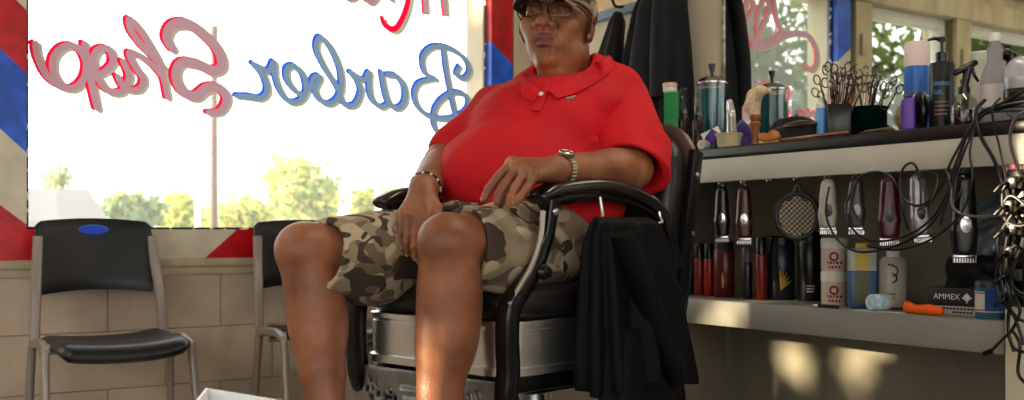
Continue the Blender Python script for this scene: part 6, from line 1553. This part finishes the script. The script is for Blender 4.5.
cable('straight cable falling between long clipper and bag', [(978, 120, 2.18), (965, 150), (957, 175), (955, 200), (962, 190, 2.2)], r=.0026)
# power strip with plugs on the end panel and its bundle
p = rx(1021, 200, 2.18); t = thing('power_strip', 'black power strip crowded with plugs on the end panel', 'power strip', (XF, rx(1022, 200, XF).y, .62))
MB().box((-.012, 0, .17), (.024, .045, .30), bevel=.005).build('strip_body', M_black, t)
for k in range(6):
    b = MB(); b.box((-.038, .004*(-1)**k, .04+.05*k), (.030, .030, .028), bevel=.005).tube([(-.05, .0, .04+.05*k), (-.066, .006, .035+.05*k), (-.070, .02, .02+.05*k)], .004, 8); b.build('plug', M_black, t)
MB().box((-.026, 0, .325), (.006, .02, .012), bevel=.002).build('switch', M_redink, t)
import itertools
for i, pts in enumerate([[(1012, 215), (998, 240), (1002, 270), (1016, 290), (1030, 296)], [(1008, 235), (1004, 265), (1010, 300), (1008, 330), (1014, 352)], [(1016, 245), (1000, 262), (1006, 300), (1018, 318), (1030, 322)],
                         [(1014, 262), (1012, 290), (1020, 310), (1012, 330), (1004, 338), (992, 350)], [(1020, 250), (1010, 280), (1024, 300), (1030, 312)], [(1006, 252), (996, 276), (1001, 300), (1014, 316), (1024, 345)], [(1018, 290), (1008, 316), (1012, 345), (1024, 352), (1030, 350)],
                         [(1012, 330), (1020, 345), (1018, 372), (1026, 384)], [(1004, 202), (1010, 196), (1018, 199), (1030, 210)], [(1001, 212), (1008, 222), (1020, 226), (1032, 222)], [(1010, 180), (1003, 192), (1004, 214), (1012, 232)]]):
    cable('black cable in the tangle below the power strip, '+['looping farthest left', 'hanging straight to the shelf', 'second loop', 'ending in a plug at the left', 'short inner loop', 'long outer loop', 'low sideways loop', 'lowest end near the floor', 'topmost short loop', 'loop just below the top', 'dropping beside the plugs'][i], pts, r=.0036, X=2.15, group='cable tangle at the end panel')
t_ = rx(992, 351, 2.15); _c = [o for o in COL.objects if 'ending in a plug' in str(o.get('label', ''))][0]; MB().tube([t_, t_+Vector((0, .02, -.008))], [.006, .005], 8, sm=1).build('cable_plug', M_black, _c)
# ================================================================ light and camera
wd = bpy.data.worlds.new('World'); SC.world = wd; wd.use_nodes = True
bg = wd.node_tree.nodes['Background']; bg.inputs[0].default_value = WORLD_C; bg.inputs[1].default_value = WORLD_S
su = bpy.data.lights.new('sun', 'SUN'); su.energy = SUN_P; su.color = (1, .80, .52); su.angle = math.radians(.6)
so = bpy.data.objects.new('sun', su); COL.objects.link(so); so.rotation_euler = SUN_D.to_track_quat('-Z', 'Y').to_euler(); so.location = (-5, 12, 6)
cam = bpy.data.cameras.new('camera'); co = bpy.data.objects.new('camera', cam); COL.objects.link(co); SC.camera = co
co.location = CAM; co.rotation_euler = (math.pi/2, 0, -YAW)
cam.sensor_width = 36; cam.sensor_fit = 'HORIZONTAL'; cam.lens = FPX/1024*36; cam.shift_y = (HY-200)/1024; cam.clip_start = .05
cam.dof.use_dof = True; cam.dof.focus_distance = 2.45; cam.dof.aperture_fstop = 5.0
SC.view_settings.view_transform = 'Standard'; SC.view_settings.look = 'None'; SC.view_settings.gamma = 1; SC.view_settings.exposure = EXPO
try: SC.view_settings.use_curve_mapping = False
except Exception: pass
